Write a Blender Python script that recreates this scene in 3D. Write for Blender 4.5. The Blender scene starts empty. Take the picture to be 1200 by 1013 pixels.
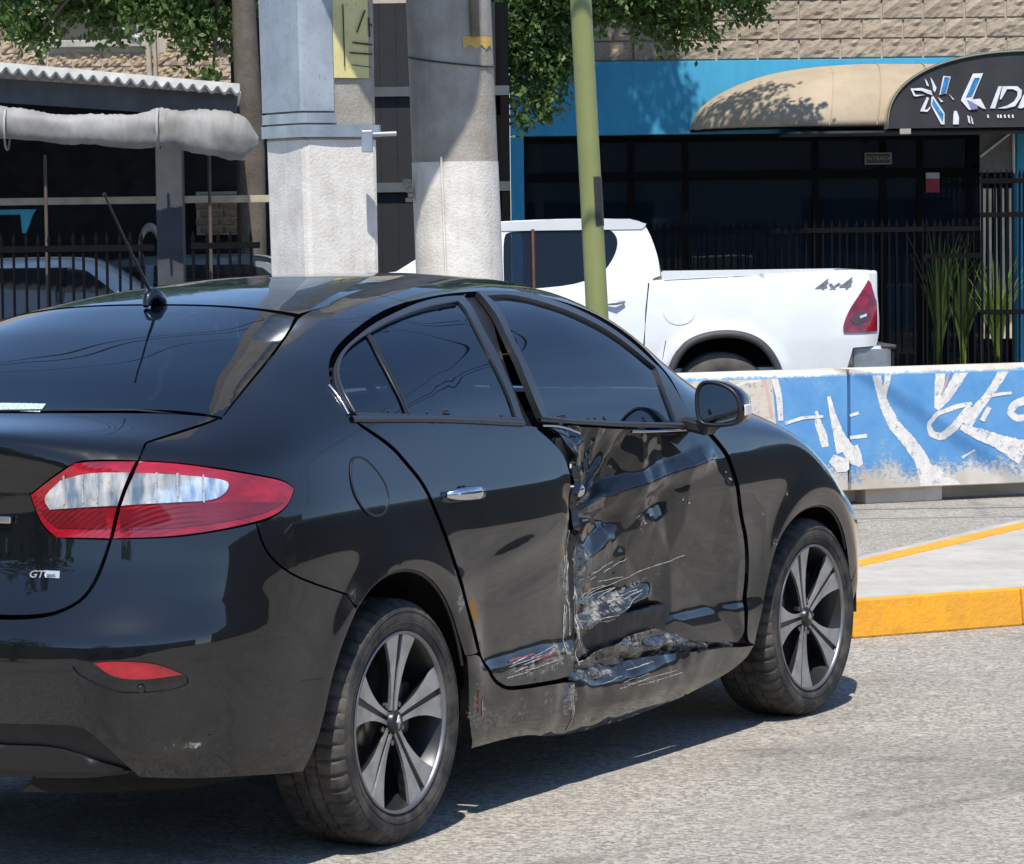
import bpy, bmesh, math, random
import numpy as np
from mathutils import Vector, Matrix, noise
from mathutils.geometry import delaunay_2d_cdt
random.seed(7); np.random.seed(7)
R=math.radians
scene=bpy.context.scene
col=scene.collection
# ------------------------------------------------------------------ camera
CAM_H=1.6288; PITCH=0.0578420; ROLL=0.0127445; FPX=4213.2   # focal length in pixels of a 1200 px wide frame
cd=bpy.data.cameras.new('camera'); cam=bpy.data.objects.new('camera',cd); col.objects.link(cam); scene.camera=cam
cd.sensor_width=36; cd.lens=FPX*36/1200; cd.clip_end=600; cd.clip_start=.1
fw=np.array([0,math.cos(PITCH),-math.sin(PITCH)]); up0=np.array([0,math.sin(PITCH),math.cos(PITCH)]); rt0=np.array([1.,0,0])
rt=rt0*math.cos(ROLL)-up0*math.sin(ROLL); up=up0*math.cos(ROLL)+rt0*math.sin(ROLL)
cam.matrix_world=Matrix(((rt[0],up[0],-fw[0],0),(rt[1],up[1],-fw[1],0),(rt[2],up[2],-fw[2],CAM_H),(0,0,0,1)))
cd.dof.use_dof=False
# ------------------------------------------------------------------ light
SUN_EL=R(60); SUN_AZ=math.atan2(-.06,-.998)     # azimuth of the sun as (x,y) = (sin,cos)
sd=bpy.data.lights.new('sun','SUN'); sd.energy=4.3; sd.angle=R(.5); sd.color=(1,.955,.88)
sun=bpy.data.objects.new('sun',sd); col.objects.link(sun)
tosun=Vector((math.sin(SUN_AZ)*math.cos(SUN_EL),math.cos(SUN_AZ)*math.cos(SUN_EL),math.sin(SUN_EL)))
sun.rotation_euler=tosun.to_track_quat('Z','Y').to_euler()
world=bpy.data.worlds.new('World'); scene.world=world; world.use_nodes=True
nt=world.node_tree; bg=nt.nodes['Background']; sky=nt.nodes.new('ShaderNodeTexSky'); sky.sky_type='NISHITA'; sky.sun_disc=False
sky.sun_elevation=SUN_EL; sky.sun_rotation=SUN_AZ; sky.air_density=.85; sky.dust_density=.05; sky.ozone_density=4.; sky.altitude=100
nt.links.new(sky.outputs[0],bg.inputs[0]); bg.inputs[1].default_value=.15
scene.view_settings.view_transform='Standard'; scene.view_settings.look='None'; scene.view_settings.gamma=1; scene.view_settings.use_curve_mapping=False
scene.view_settings.exposure=0.4
# ------------------------------------------------------------------ geometry helpers
def at(px,py,Y):
    "place of a surveyed picture point on the vertical plane Y metres from the camera"
    d=fw+rt*(px-600)/FPX-up*(py-506.5)/FPX; return Vector((d[0]*Y/d[1],Y,CAM_H+d[2]*Y/d[1]))
def plane_at(px,py,x0,y0,s):
    "same, on the vertical plane y = y0 + s (x-x0)"
    d=fw+rt*(px-600)/FPX-up*(py-506.5)/FPX; t=(y0-s*x0)/(d[1]-s*d[0]); return Vector((d[0]*t,d[1]*t,CAM_H+d[2]*t))
def tag(o,label=None,cat=None,group=None,kind=None):
    if label:o['label']=label
    if cat:o['category']=cat
    if group:o['group']=group
    if kind:o['kind']=kind
    return o
def empty(name,loc=(0,0,0),rz=0,parent=None):
    o=bpy.data.objects.new(name,None); col.objects.link(o); o.location=loc; o.rotation_euler=(0,0,rz); o.empty_display_size=.2
    if parent:o.parent=parent
    return o
class MB:
    def __init__(s): s.v=[];s.f=[];s.sm=[]
    def add(s,vs,fs,smooth=False):
        n=len(s.v); s.v+= [tuple(map(float,v)) for v in vs]; s.f+=[tuple(i+n for i in f) for f in fs]; s.sm+=[smooth]*len(fs); return s
    def box(s,c,d,rz=0,rx=0,ry=0,taper=1):
        M=Matrix.Rotation(rz,3,'Z')@Matrix.Rotation(ry,3,'Y')@Matrix.Rotation(rx,3,'X'); c=Vector(c); vs=[]
        for z in(-1,1):
            k=taper if z>0 else 1
            for x,y in((-1,-1),(1,-1),(1,1),(-1,1)): vs.append(c+M@Vector((x*d[0]/2*k,y*d[1]/2*k,z*d[2]/2)))
        return s.add(vs,[(3,2,1,0),(4,5,6,7),(0,1,5,4),(1,2,6,5),(2,3,7,6),(3,0,4,7)])
    def tube(s,pts,r,n=8,caps=True,ell=1,smooth=True):
        pts=[Vector(p) for p in pts]; m=len(pts); rs=r if hasattr(r,'__len__') else [r]*m; vs=[];prev=None
        for i,p in enumerate(pts):
            t=(pts[min(i+1,m-1)]-pts[max(i-1,0)]).normalized()
            a=(prev-t*prev.dot(t)) if prev else t.orthogonal()
            if prev is None and abs(t.z)<.9: a=Vector((0,0,1))-t*t.z
            a.normalize(); b=t.cross(a); prev=a
            for k in range(n):
                w=2*math.pi*k/n; vs.append(p+(a*math.cos(w)+b*math.sin(w)*ell)*rs[i])
        fs=[(i*n+k,i*n+(k+1)%n,(i+1)*n+(k+1)%n,(i+1)*n+k) for i in range(m-1) for k in range(n)]
        s.add(vs,fs,smooth)
        if caps: s.add(vs[:n],[tuple(range(n))[::-1]]); s.add(vs[-n:],[tuple(range(n))])
        return s
    def lathe(s,prof,n=48,axis='Y',c=(0,0,0),a0=0,a1=2*math.pi,smooth=True,mod=None):
        "prof: (radius, along axis)"
        c=Vector(c); full=abs(a1-a0-2*math.pi)<1e-6; m=n if full else n+1; vs=[]
        for i in range(m):
            w=a0+(a1-a0)*i/n
            for j,(r,h) in enumerate(prof):
                rr=r if mod is None else mod(i,j,r)
                x,z=rr*math.cos(w),rr*math.sin(w)
                vs.append(c+(Vector((x,h,z)) if axis=='Y' else Vector((x,z,h)) if axis=='Z' else Vector((h,x,z))))
        k=len(prof); fs=[]
        for i in range(n):
            for j in range(k-1):
                a=i*k+j;b=((i+1)%m)*k+j; fs.append((a,b,b+1,a+1))
        return s.add(vs,fs,smooth)
    def prism(s,poly,y0,y1,plane='XZ',smooth=False):
        "poly: 2D points, extruded between y0,y1 along the missing axis"
        f={'XZ':lambda p,h:(p[0],h,p[1]),'XY':lambda p,h:(p[0],p[1],h),'YZ':lambda p,h:(h,p[0],p[1])}[plane]
        n=len(poly); vs=[f(p,y0) for p in poly]+[f(p,y1) for p in poly]
        s.add(vs,[tuple(range(n)),tuple(range(2*n-1,n-1,-1))]); return s.add(vs,[(i,i+n,(i+1)%n+n,(i+1)%n) for i in range(n)],smooth)
    def mesh(s,name,mats=None,fix=True):
        me=bpy.data.meshes.new(name); me.from_pydata(s.v,[],s.f); me.polygons.foreach_set('use_smooth',s.sm)
        if fix:
            bm=bmesh.new(); bm.from_mesh(me); bmesh.ops.recalc_face_normals(bm,faces=bm.faces); bm.to_mesh(me); bm.free()
        me.update(); 
        if mats: me.materials.append(mats)
        return me
    def build(s,name,mat,parent=None,bevel=0,fix=True,loc=None):
        me=s.mesh(name,mat,fix); o=bpy.data.objects.new(name,me); col.objects.link(o)
        if parent:o.parent=parent
        if loc is not None:o.location=loc
        if bevel:
            b=o.modifiers.new('bevel','BEVEL'); b.width=bevel; b.segments=2; b.limit_method='ANGLE'; b.angle_limit=R(40); b.use_clamp_overlap=True
        return o
def copy_tree(o,parent=None):
    c=o.copy(); col.objects.link(c)
    if parent:c.parent=parent
    for ch in list(o.children): copy_tree(ch,c)
    return c
# ------------------------------------------------------------------ materials
MATS={}
class NT:
    def __init__(s,name):
        s.m=bpy.data.materials.new(name); s.m.use_nodes=True; s.t=s.m.node_tree; s.b=s.t.nodes['Principled BSDF']; s.out=s.t.nodes['Material Output']; MATS[name]=s.m
        s.tc=s.t.nodes.new('ShaderNodeTexCoord')
    def n(s,typ,**kw):
        x=s.t.nodes.new('ShaderNode'+typ)
        for k,v in kw.items():
            if k.startswith('i_'):
                key=k[2:]; key=int(key) if key.isdigit() else key.replace('_',' '); s.put(x.inputs[key],v)
            else: setattr(x,k,v)
        return x
    def put(s,sock,v):
        if hasattr(v,'links') or isinstance(v,bpy.types.NodeSocket): s.t.links.new(v,sock)
        else:
            if isinstance(v,tuple) and len(v)==3 and sock.type=='RGBA': v=v+(1,)
            sock.default_value=v
    def noise(s,scale,detail=4,rough=.55,vec=None,stretch=None,dist=0):
        v=vec or s.tc.outputs['Object']
        if stretch: v=s.n('Mapping',i_Vector=v,i_Scale=stretch).outputs[0]
        return s.n('TexNoise',i_Vector=v,i_Scale=scale,i_Detail=detail,i_Roughness=rough,i_Distortion=dist).outputs[0]
    def ramp(s,f,a,b,ca=(0,0,0),cb=(1,1,1)):
        r=s.n('ValToRGB',i_0=f); e=r.color_ramp.elements; e[0].position=a;e[1].position=b; e[0].color=tuple(ca)+(1,); e[1].color=tuple(cb)+(1,); return r.outputs[0]
    def mix(s,f,a,b,mode='MIX'):
        x=s.n('Mix',data_type='RGBA',blend_type=mode); s.put(x.inputs[0],f); s.put(x.inputs[6],a); s.put(x.inputs[7],b); return x.outputs[2]
    def math(s,op,a,b=0.,clamp=False):
        x=s.n('Math',operation=op,use_clamp=clamp); s.put(x.inputs[0],a); s.put(x.inputs[1],b); return x.outputs[0]
    def set(s,**kw):
        for k,v in kw.items(): s.put(s.b.inputs[k.replace('_',' ')],v)
        return s
    def bump(s,h,strength=.3,dist=.01):
        b=s.n('Bump',i_Height=h,i_Strength=strength,i_Distance=dist); s.t.links.new(b.outputs[0],s.b.inputs['Normal']); return s
def simple(name,c,rough=.6,metal=0,var=.12,scale=8,bump=0,bscale=60,**kw):
    m=NT(name); n=m.noise(scale); c2=tuple(max(0,x*(1-var*2)) for x in c); c1=tuple(min(1,x*(1+var)) for x in c)
    m.set(Base_Color=m.ramp(n,.3,.7,c2,c1),Roughness=rough,Metallic=metal,**kw)
    if bump: m.bump(m.noise(bscale,5),bump,.01)
    return m.m
def glass_mat(name,tint,ior=1.52,smudge=.02,colr=(.02,.03,.035)):
    m=NT(name); t=m.t; g=m.n('BsdfGlossy'); g.inputs['Roughness'].default_value=smudge; g.inputs['Color'].default_value=(1,1,1,1)
    tr=m.n('BsdfTransparent'); tr.inputs[0].default_value=tint+(1,); df=m.n('BsdfDiffuse'); df.inputs[0].default_value=colr+(1,)
    a=m.n('MixShader'); a.inputs[0].default_value=.25; t.links.new(tr.outputs[0],a.inputs[1]); t.links.new(df.outputs[0],a.inputs[2])
    fr=m.n('Fresnel'); fr.inputs[0].default_value=ior; b=m.n('MixShader'); t.links.new(fr.outputs[0],b.inputs[0]); t.links.new(a.outputs[0],b.inputs[1]); t.links.new(g.outputs[0],b.inputs[2]); t.links.new(b.outputs[0],m.out.inputs[0]); t.nodes.remove(m.b); return m.m
# ================================================================== SHEET-METAL PANELS: the body surface of the black sedan and the panel builder
# car axes: x forward from the rear axle, y to the car's left, z up
CARPOS=(-1.082549,9.806943,0); CARYAW=math.pi/2-0.4938749
def tab(pts,sig=0.03,lo=-2.,hi=5.):
    g=np.arange(lo,hi,0.004); xs,ys=zip(*pts)
    v=np.interp(g,xs,ys); n=int(4*sig/0.004)+1
    k=np.exp(-0.5*((np.arange(-n,n+1)*0.004)/sig)**2); k/=k.sum()
    v=np.convolve(np.pad(v,n,mode='edge'),k,mode='valid')
    return lambda x:np.interp(x,g,v)
T_zc=tab([(-1.05,1.118),(-.95,1.13),(-.8,1.145),(-.66,1.16),(-.4,1.265),(-.1,1.355),(.2,1.42),(.5,1.458),(.9,1.483),(1.3,1.488),(1.6,1.472),(1.8,1.425),(2.05,1.31),(2.3,1.185),(2.55,1.085),(2.7,1.03),(2.85,.985),(3.1,.915),(3.3,.84),(3.45,.76),(3.55,.66),(3.62,.5)],.06)
T_zb=tab([(-1,1.0),(-.6,1.03),(0,1.03),(1,.99),(1.8,.95),(2.2,.95),(2.55,.93),(2.75,.83),(3.0,.62),(3.3,.52),(3.6,.4)],.1)
T_p=tab([(-1,2.4),(-.5,2.6),(.2,2.8),(1.4,2.9),(1.7,2.8),(1.9,2.5),(2.05,2.1),(2.3,1.8),(2.7,2.1),(3.6,2.3)],.1)
T_xr=tab([(.1,-.88),(.25,-.95),(.35,-.985),(.45,-1.0),(.56,-1.01),(.63,-1.005),(.66,-.985),(.72,-.955),(.8,-.93),(.9,-.915),(1.0,-.915),(1.07,-.93),(1.13,-.945),(1.3,-.93)],.012)
T_xf=tab([(.1,3.45),(.25,3.55),(.4,3.60),(.55,3.60),(.7,3.55),(.85,3.46),(1.1,3.35)],.03)
T_w=tab([(.13,.80),(.17,.845),(.22,.876),(.3,.892),(.38,.895),(.415,.893),(.43,.884),(.5,.888),(.65,.900),(.8,.908),(.9,.898),(1.0,.872),(1.1,.845),(1.2,.83),(1.5,.83)],.008)
T_wf=tab([(.13,.80),(.17,.845),(.22,.876),(.3,.888),(.5,.897),(.65,.903),(.8,.908),(.9,.898),(1.0,.872),(1.1,.845),(1.2,.83),(1.5,.83)],.03)
NR,NF=3.6,2.9; XC,XC2=-.1,2.75
def W0(x,z):
    x=np.asarray(x,float);z=np.asarray(z,float)
    zc=T_zc(x);zb=T_zb(x);p=T_p(x)
    f=np.clip((z-zb)/np.maximum(zc-zb,.02),0,1)
    se=np.maximum(1-f**p,0)**(1/p)
    # side profile (ledge only along doors)
    m=np.clip((x-.35)/.1,0,1)*np.clip((2.3-x)/.1,0,1)
    w=T_w(z)*m+T_wf(z)*(1-m)
    a=np.clip((XC-x)/(XC-T_xr(z)),0,1); b=np.clip((x-XC2)/(T_xf(z)-XC2),0,1)
    W=w*se*np.maximum(1-a**NR,0)**(1/NR)*np.maximum(1-b**NF,0)**(1/NF)
    for cx in (0,2.7):
        r=np.hypot(x-cx,z-.34); W=W+.012*np.exp(-((r-.40)/.06)**2)*np.clip((z-.3)/.1,0,1)*(W>.3)
    return W
# surveyed panel outlines of this car body, metres in car axes (a trailing 1 marks a sharp corner)
T={
 'rear_door_lower':[[-0.102,-0.834,1.116,1],[0.028,-0.858,1.052],[0.083,-0.871,1.002],[0.143,-0.886,0.946],[0.188,-0.902,0.857],[0.247,-0.908,0.763],[0.296,-0.91,0.673],[0.339,-0.911,0.582],[0.408,-0.9,0.479],[0.468,-0.891,0.422],[0.499,-0.895,0.381],[0.549,-0.894,0.357],[0.595,-0.894,0.346],[0.742,-0.893,0.338],[0.924,-0.893,0.331],[0.982,-0.893,0.339,1],[1.002,-0.892,0.41],[1.014,-0.887,0.482],[0.994,-0.893,0.561],[0.978,-0.9,0.649],[0.966,-0.904,0.731],[0.956,-0.907,0.79],[0.962,-0.902,0.855],[0.974,-0.897,0.903],[0.974,-0.889,0.935],[0.957,-0.879,0.972],[0.913,-0.87,1.009],[0.866,-0.862,1.036],[0.842,-0.858,1.049,1],[0.867,-0.856,1.055,1],[0.332,-0.842,1.104],[-0.078,-0.828,1.131,1]],
 'rear_frame':[[-0.079,-0.829,1.129,1],[-0.108,-0.819,1.144],[-0.12,-0.797,1.173],[-0.106,-0.763,1.21],[-0.049,-0.719,1.252],[0.02,-0.686,1.282],[0.111,-0.659,1.312],[0.251,-0.626,1.347],[0.444,-0.586,1.383],[0.674,-0.547,1.413],[0.874,-0.526,1.43],[1.013,-0.538,1.429,1],[0.939,-0.59,1.409],[0.804,-0.705,1.337],[0.77,-0.785,1.242],[0.777,-0.818,1.17],[0.782,-0.847,1.084],[0.795,-0.854,1.064,1],[0.331,-0.842,1.103]],
 'rear_glass':[[-0.097,-0.819,1.146,1],[-0.091,-0.78,1.196],[-0.051,-0.738,1.239],[0.029,-0.696,1.278],[0.134,-0.666,1.312],[0.267,-0.643,1.341],[0.483,-0.609,1.377],[0.686,-0.586,1.399],[0.894,-0.581,1.411,1],[0.771,-0.696,1.343],[0.724,-0.77,1.265],[0.733,-0.81,1.189],[0.744,-0.846,1.088,1]],
 'front_frame':[[1.075,-0.521,1.435,1],[1.309,-0.531,1.432],[1.424,-0.585,1.407],[1.538,-0.673,1.35],[1.677,-0.746,1.26],[1.791,-0.788,1.175,1],[1.825,-0.829,1.098],[1.843,-0.868,1.009,1],[1.765,-0.871,1.002],[1.407,-0.866,1.022],[1.107,-0.858,1.049],[0.86,-0.849,1.077,1],[0.838,-0.832,1.134],[0.834,-0.802,1.207],[0.844,-0.738,1.308],[0.971,-0.614,1.398]],
 'front_glass':[[1.069,-0.571,1.418,1],[1.21,-0.569,1.419],[1.285,-0.602,1.405],[1.34,-0.632,1.388],[1.414,-0.664,1.365],[1.483,-0.7,1.333],[1.559,-0.733,1.295],[1.636,-0.763,1.246],[1.742,-0.789,1.185,1],[1.726,-0.822,1.129],[1.722,-0.846,1.072],[1.723,-0.865,1.02,1],[1.415,-0.862,1.035],[1.164,-0.857,1.053],[0.9,-0.848,1.082,1],[0.886,-0.82,1.165],[0.876,-0.783,1.248],[0.903,-0.72,1.327]],
 'front_door_lower':[[0.857,-0.851,1.072,1],[0.898,-0.856,1.056],[0.962,-0.864,1.03],[0.999,-0.874,0.992],[1.018,-0.886,0.947],[1.016,-0.897,0.903],[1.005,-0.904,0.835],[1.011,-0.906,0.768],[1.028,-0.902,0.683],[1.046,-0.894,0.578],[1.043,-0.886,0.467],[1.035,-0.894,0.36,1],[1.165,-0.894,0.367],[1.299,-0.895,0.375],[1.46,-0.894,0.393],[1.571,-0.894,0.394],[1.658,-0.895,0.369],[1.861,-0.893,0.331],[2.128,-0.892,0.302,1],[2.157,-0.893,0.331],[2.15,-0.894,0.392],[2.176,-0.889,0.516],[2.154,-0.898,0.621],[2.099,-0.903,0.711],[2.067,-0.907,0.807],[2.014,-0.897,0.901],[1.975,-0.887,0.943],[1.932,-0.878,0.975,1],[1.838,-0.871,1.001],[1.762,-0.872,0.998],[1.404,-0.867,1.018],[1.104,-0.859,1.044]],
 'fender':[[1.952,-0.878,0.976,1],[1.999,-0.887,0.942],[2.045,-0.898,0.899],[2.092,-0.907,0.806],[2.124,-0.903,0.709],[2.18,-0.897,0.619],[2.202,-0.889,0.513],[2.175,-0.895,0.389],[2.173,-0.892,0.302],[2.241,-0.887,0.284,1],[2.288,-0.903,0.438],[2.329,-0.909,0.538],[2.39,-0.913,0.615],[2.48,-0.915,0.666],[2.594,-0.913,0.693],[2.725,-0.911,0.694],[2.819,-0.91,0.673],[2.92,-0.904,0.608],[2.983,-0.894,0.522],[3.026,-0.885,0.417,1],[3.055,-0.888,0.449],[3.063,-0.891,0.501],[3.035,-0.898,0.584],[2.995,-0.903,0.651],[2.885,-0.913,0.725],[2.752,-0.91,0.805],[2.573,-0.897,0.894],[2.409,-0.866,0.969],[2.272,-0.839,1.006,1],[2.088,-0.864,1.0]],
 'quarter_arch':[[-0.271,-0.912,0.683,1],[-0.263,-0.914,0.648],[-0.203,-0.916,0.695],[-0.124,-0.917,0.724],[-0.027,-0.918,0.733],[0.074,-0.916,0.715],[0.165,-0.912,0.668],[0.238,-0.908,0.602],[0.297,-0.902,0.51],[0.331,-0.898,0.422],[0.329,-0.902,0.466,1]],
 'quarter':[[1.105,-0.507,1.439,1],[0.925,-0.497,1.44],[0.712,-0.525,1.421],[0.472,-0.57,1.392],[0.266,-0.615,1.353],[0.11,-0.651,1.315],[0.016,-0.681,1.285],[-0.056,-0.717,1.252],[-0.113,-0.761,1.21],[-0.13,-0.798,1.172],[-0.124,-0.822,1.138],[-0.113,-0.835,1.114],[0.017,-0.859,1.048],[0.072,-0.872,0.998],[0.132,-0.887,0.942],[0.176,-0.902,0.855],[0.232,-0.908,0.762],[0.278,-0.912,0.673],[0.324,-0.912,0.581],[0.382,-0.905,0.481],[0.403,-0.901,0.463],[0.326,-0.901,0.464,1],[0.297,-0.902,0.51],[0.238,-0.908,0.602],[0.165,-0.912,0.668],[0.074,-0.916,0.715],[-0.027,-0.918,0.733],[-0.124,-0.917,0.724],[-0.203,-0.916,0.695],[-0.263,-0.914,0.648],[-0.301,-0.907,0.692,1],[-0.523,-0.885,0.756],[-0.609,-0.858,0.824],[-0.622,-0.842,0.899,1],[-0.577,-0.857,0.908],[-0.513,-0.867,0.934],[-0.477,-0.863,0.973,1],[-0.505,-0.853,0.995],[-0.603,-0.823,1.016],[-0.694,-0.777,1.036],[-0.776,-0.701,1.054],[-0.824,-0.633,1.06,1],[-0.764,-0.616,1.102,1],[-0.657,-0.649,1.123],[-0.559,-0.682,1.145],[-0.513,-0.683,1.159,1],[-0.402,-0.658,1.201],[-0.267,-0.625,1.247],[-0.122,-0.587,1.294],[0.067,-0.523,1.35],[0.236,-0.463,1.394],[0.389,-0.436,1.418],[0.636,-0.399,1.445],[0.856,-0.369,1.462],[1.094,-0.362,1.469],[1.281,-0.387,1.466],[1.413,-0.432,1.453,1]],
 'bumper':[[-0.951,-0.48,0.676,1],[-0.924,-0.52,0.715],[-0.899,-0.552,0.764],[-0.881,-0.568,0.82],[-0.868,-0.58,0.873,1],[-0.812,-0.696,0.874],[-0.756,-0.761,0.88],[-0.679,-0.816,0.891],[-0.622,-0.842,0.899,1],[-0.609,-0.858,0.824],[-0.523,-0.885,0.756],[-0.301,-0.907,0.692,1],[-0.263,-0.914,0.648,1],[-0.323,-0.911,0.579],[-0.371,-0.905,0.495],[-0.395,-0.901,0.426],[-0.423,-0.883,0.316],[-0.464,-0.869,0.258,1],[-0.667,-0.824,0.275],[-0.826,-0.713,0.282],[-0.872,-0.651,0.287,1],[-0.941,-0.565,0.399],[-0.958,-0.52,0.421],[-0.979,-0.418,0.423],[-0.988,-0.322,0.414,1],[-0.972,-0.316,0.676,1]],
 'trunk':[[-0.513,-0.683,1.159,1],[-0.556,-0.679,1.146],[-0.65,-0.644,1.125],[-0.743,-0.62,1.107],[-0.764,-0.616,1.102,1],[-0.824,-0.633,1.06,1],[-0.875,-0.529,1.062],[-0.889,-0.491,1.058],[-0.905,-0.368,0.978,1],[-0.904,-0.377,0.95],[-0.903,-0.402,0.9],[-0.901,-0.441,0.872],[-0.87,-0.577,0.871,1],[-0.882,-0.564,0.82],[-0.901,-0.548,0.764],[-0.925,-0.516,0.715],[-0.95,-0.477,0.68,1],[-0.971,-0.315,0.678,1],[-0.679,-0.113,1.162,1]],
 'lampout':[[-0.823,-0.635,1.06,1],[-0.776,-0.701,1.054],[-0.694,-0.777,1.036],[-0.603,-0.823,1.016],[-0.505,-0.853,0.995],[-0.477,-0.863,0.973,1],[-0.511,-0.867,0.933],[-0.577,-0.857,0.907],[-0.679,-0.816,0.891],[-0.756,-0.761,0.88],[-0.812,-0.696,0.873],[-0.867,-0.584,0.871,1],[-0.853,-0.6,0.959],[-0.844,-0.615,1.0]],
 'lampin':[[-0.827,-0.63,1.06,1],[-0.875,-0.529,1.062],[-0.889,-0.491,1.058,1],[-0.901,-0.427,1.019],[-0.905,-0.369,0.978,1],[-0.904,-0.377,0.95],[-0.903,-0.402,0.9],[-0.901,-0.441,0.872,1],[-0.869,-0.578,0.871,1],[-0.855,-0.594,0.959],[-0.846,-0.609,1.0]],
 'lwo':[[-0.836,-0.631,1.035,1],[-0.752,-0.737,1.024],[-0.682,-0.789,1.01],[-0.67,-0.798,0.996],[-0.689,-0.793,0.97],[-0.722,-0.774,0.957],[-0.776,-0.725,0.956],[-0.853,-0.6,0.951,1],[-0.845,-0.613,0.996]],
 'lwi':[[-0.84,-0.623,1.036,1],[-0.882,-0.519,1.036],[-0.896,-0.454,1.017,1],[-0.901,-0.401,0.972],[-0.899,-0.422,0.94,1],[-0.856,-0.594,0.951,1],[-0.847,-0.607,0.996]],
 'backlight':[[-0.506,-0.678,1.163,1],[-0.398,-0.656,1.203],[-0.258,-0.619,1.251],[-0.112,-0.581,1.298],[0.079,-0.516,1.355],[0.213,-0.466,1.39,1],[0.208,-0.328,1.408],[0.147,-0.089,1.408],[0.151,0.004,1.409],[0.091,0.157,1.395],[0.056,0.247,1.384],[-0.034,0.27,1.363],[-0.113,0.299,1.342,1],[-0.672,-0.108,1.164,1]],
 'reflector':[[-0.953,-0.578,0.576,1],[-0.939,-0.613,0.581],[-0.891,-0.694,0.577],[-0.862,-0.73,0.563],[-0.831,-0.758,0.542,1],[-0.868,-0.721,0.536],[-0.901,-0.677,0.532],[-0.934,-0.621,0.539]],
 'refl_recess':[[-0.97,-0.527,0.566,1],[-0.953,-0.578,0.583],[-0.892,-0.693,0.581],[-0.854,-0.738,0.564],[-0.819,-0.768,0.539],[-0.821,-0.764,0.508],[-0.899,-0.675,0.499],[-0.934,-0.614,0.504],[-0.966,-0.54,0.545]],
 'fuel':[[-0.192,-0.863,1.033],[-0.14,-0.863,1.033],[-0.091,-0.872,1.0],[-0.058,-0.883,0.958],[-0.056,-0.893,0.918],[-0.088,-0.899,0.882],[-0.15,-0.899,0.878],[-0.198,-0.895,0.904],[-0.224,-0.886,0.945],[-0.219,-0.874,0.993]],
 'sill':[[0.329,-0.902,0.466,1],[0.403,-0.901,0.463],[0.455,-0.893,0.421],[0.488,-0.896,0.38],[0.545,-0.894,0.352],[0.595,-0.893,0.339],[0.742,-0.893,0.33],[0.924,-0.893,0.323],[0.999,-0.893,0.319],[1.112,-0.893,0.328],[1.328,-0.894,0.344],[1.489,-0.893,0.341],[1.715,-0.893,0.326],[1.887,-0.892,0.312],[2.013,-0.892,0.304],[2.131,-0.89,0.291,1],[2.241,-0.887,0.284,1],[2.203,-0.88,0.242],[2.035,-0.866,0.203],[1.809,-0.847,0.174],[1.572,-0.825,0.152],[1.254,-0.822,0.149],[0.943,-0.828,0.155],[0.74,-0.86,0.194],[0.421,-0.86,0.196,1],[0.373,-0.884,0.273],[0.349,-0.896,0.375]],
 'sill_fold':[[0.976,-0.894,0.349,1],[1.073,-0.894,0.355],[1.165,-0.895,0.382],[1.3,-0.894,0.39],[1.463,-0.893,0.408],[1.574,-0.893,0.409],[1.659,-0.895,0.385],[1.86,-0.894,0.347],[2.113,-0.892,0.314,1],[2.138,-0.887,0.274,1],[1.893,-0.889,0.285],[1.717,-0.891,0.3],[1.49,-0.893,0.315],[1.33,-0.892,0.313],[1.115,-0.891,0.298],[1.002,-0.891,0.297,1]],
 'dent_pts':[[1.145,-0.866,1.022],[1.016,-0.897,0.9],[1.038,-0.902,0.862],[1.2,-0.897,0.9],[1.339,-0.9,0.878],[1.445,-0.869,1.01],[1.288,-0.877,0.982],[1.112,-0.907,0.783],[1.335,-0.907,0.778],[1.494,-0.9,0.88],[1.777,-0.898,0.895],[1.916,-0.899,0.889],[1.537,-0.906,0.762],[1.624,-0.907,0.807],[1.454,-0.904,0.718],[1.75,-0.903,0.707],[1.643,-0.872,0.999],[1.826,-0.876,0.984],[1.997,-0.905,0.834],[2.059,-0.904,0.722],[1.065,-0.903,0.7],[1.232,-0.901,0.661],[1.461,-0.899,0.641],[1.7,-0.898,0.62],[1.948,-0.896,0.598],[2.127,-0.895,0.582],[1.044,-0.892,0.554],[1.249,-0.891,0.533],[1.598,-0.888,0.499],[1.903,-0.886,0.469],[2.112,-0.894,0.395],[1.148,-0.885,0.444],[1.369,-0.886,0.466],[1.575,-0.892,0.411],[1.714,-0.888,0.423],[2.072,-0.894,0.359]],
 'misc':[[0.329,-0.895,0.903],[1.038,-0.902,0.862],[-0.919,-0.435,0.781],[-0.925,-0.39,0.78],[-0.914,-0.464,0.781],[-0.91,-0.303,0.913],[-0.9,-0.676,0.519],[-0.759,-0.795,0.386],[-0.932,-0.315,0.778],[-0.912,-0.278,0.908],[-0.91,-0.315,0.909],[0.296,-0.91,0.673],[-0.865,-0.68,0.701],[-0.612,-0.139,1.181],[-0.271,-0.912,0.683],[0.402,-0.901,0.64],[0.539,-0.885,0.444],[0.922,-0.89,0.419]],
 'crease':[[-1.001,-0.334,0.539],[-0.97,-0.526,0.547]],
 'crease2':[[-0.821,-0.764,0.505],[-0.686,-0.84,0.499],[-0.396,-0.902,0.49]],
 'divider':[[0.265,-0.65,1.337],[0.191,-0.727,1.281],[0.162,-0.783,1.221],[0.161,-0.814,1.171],[0.16,-0.837,1.117]],
}
def inside(P): return np.abs(P[...,1])<W0(P[...,0],P[...,2])
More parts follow.
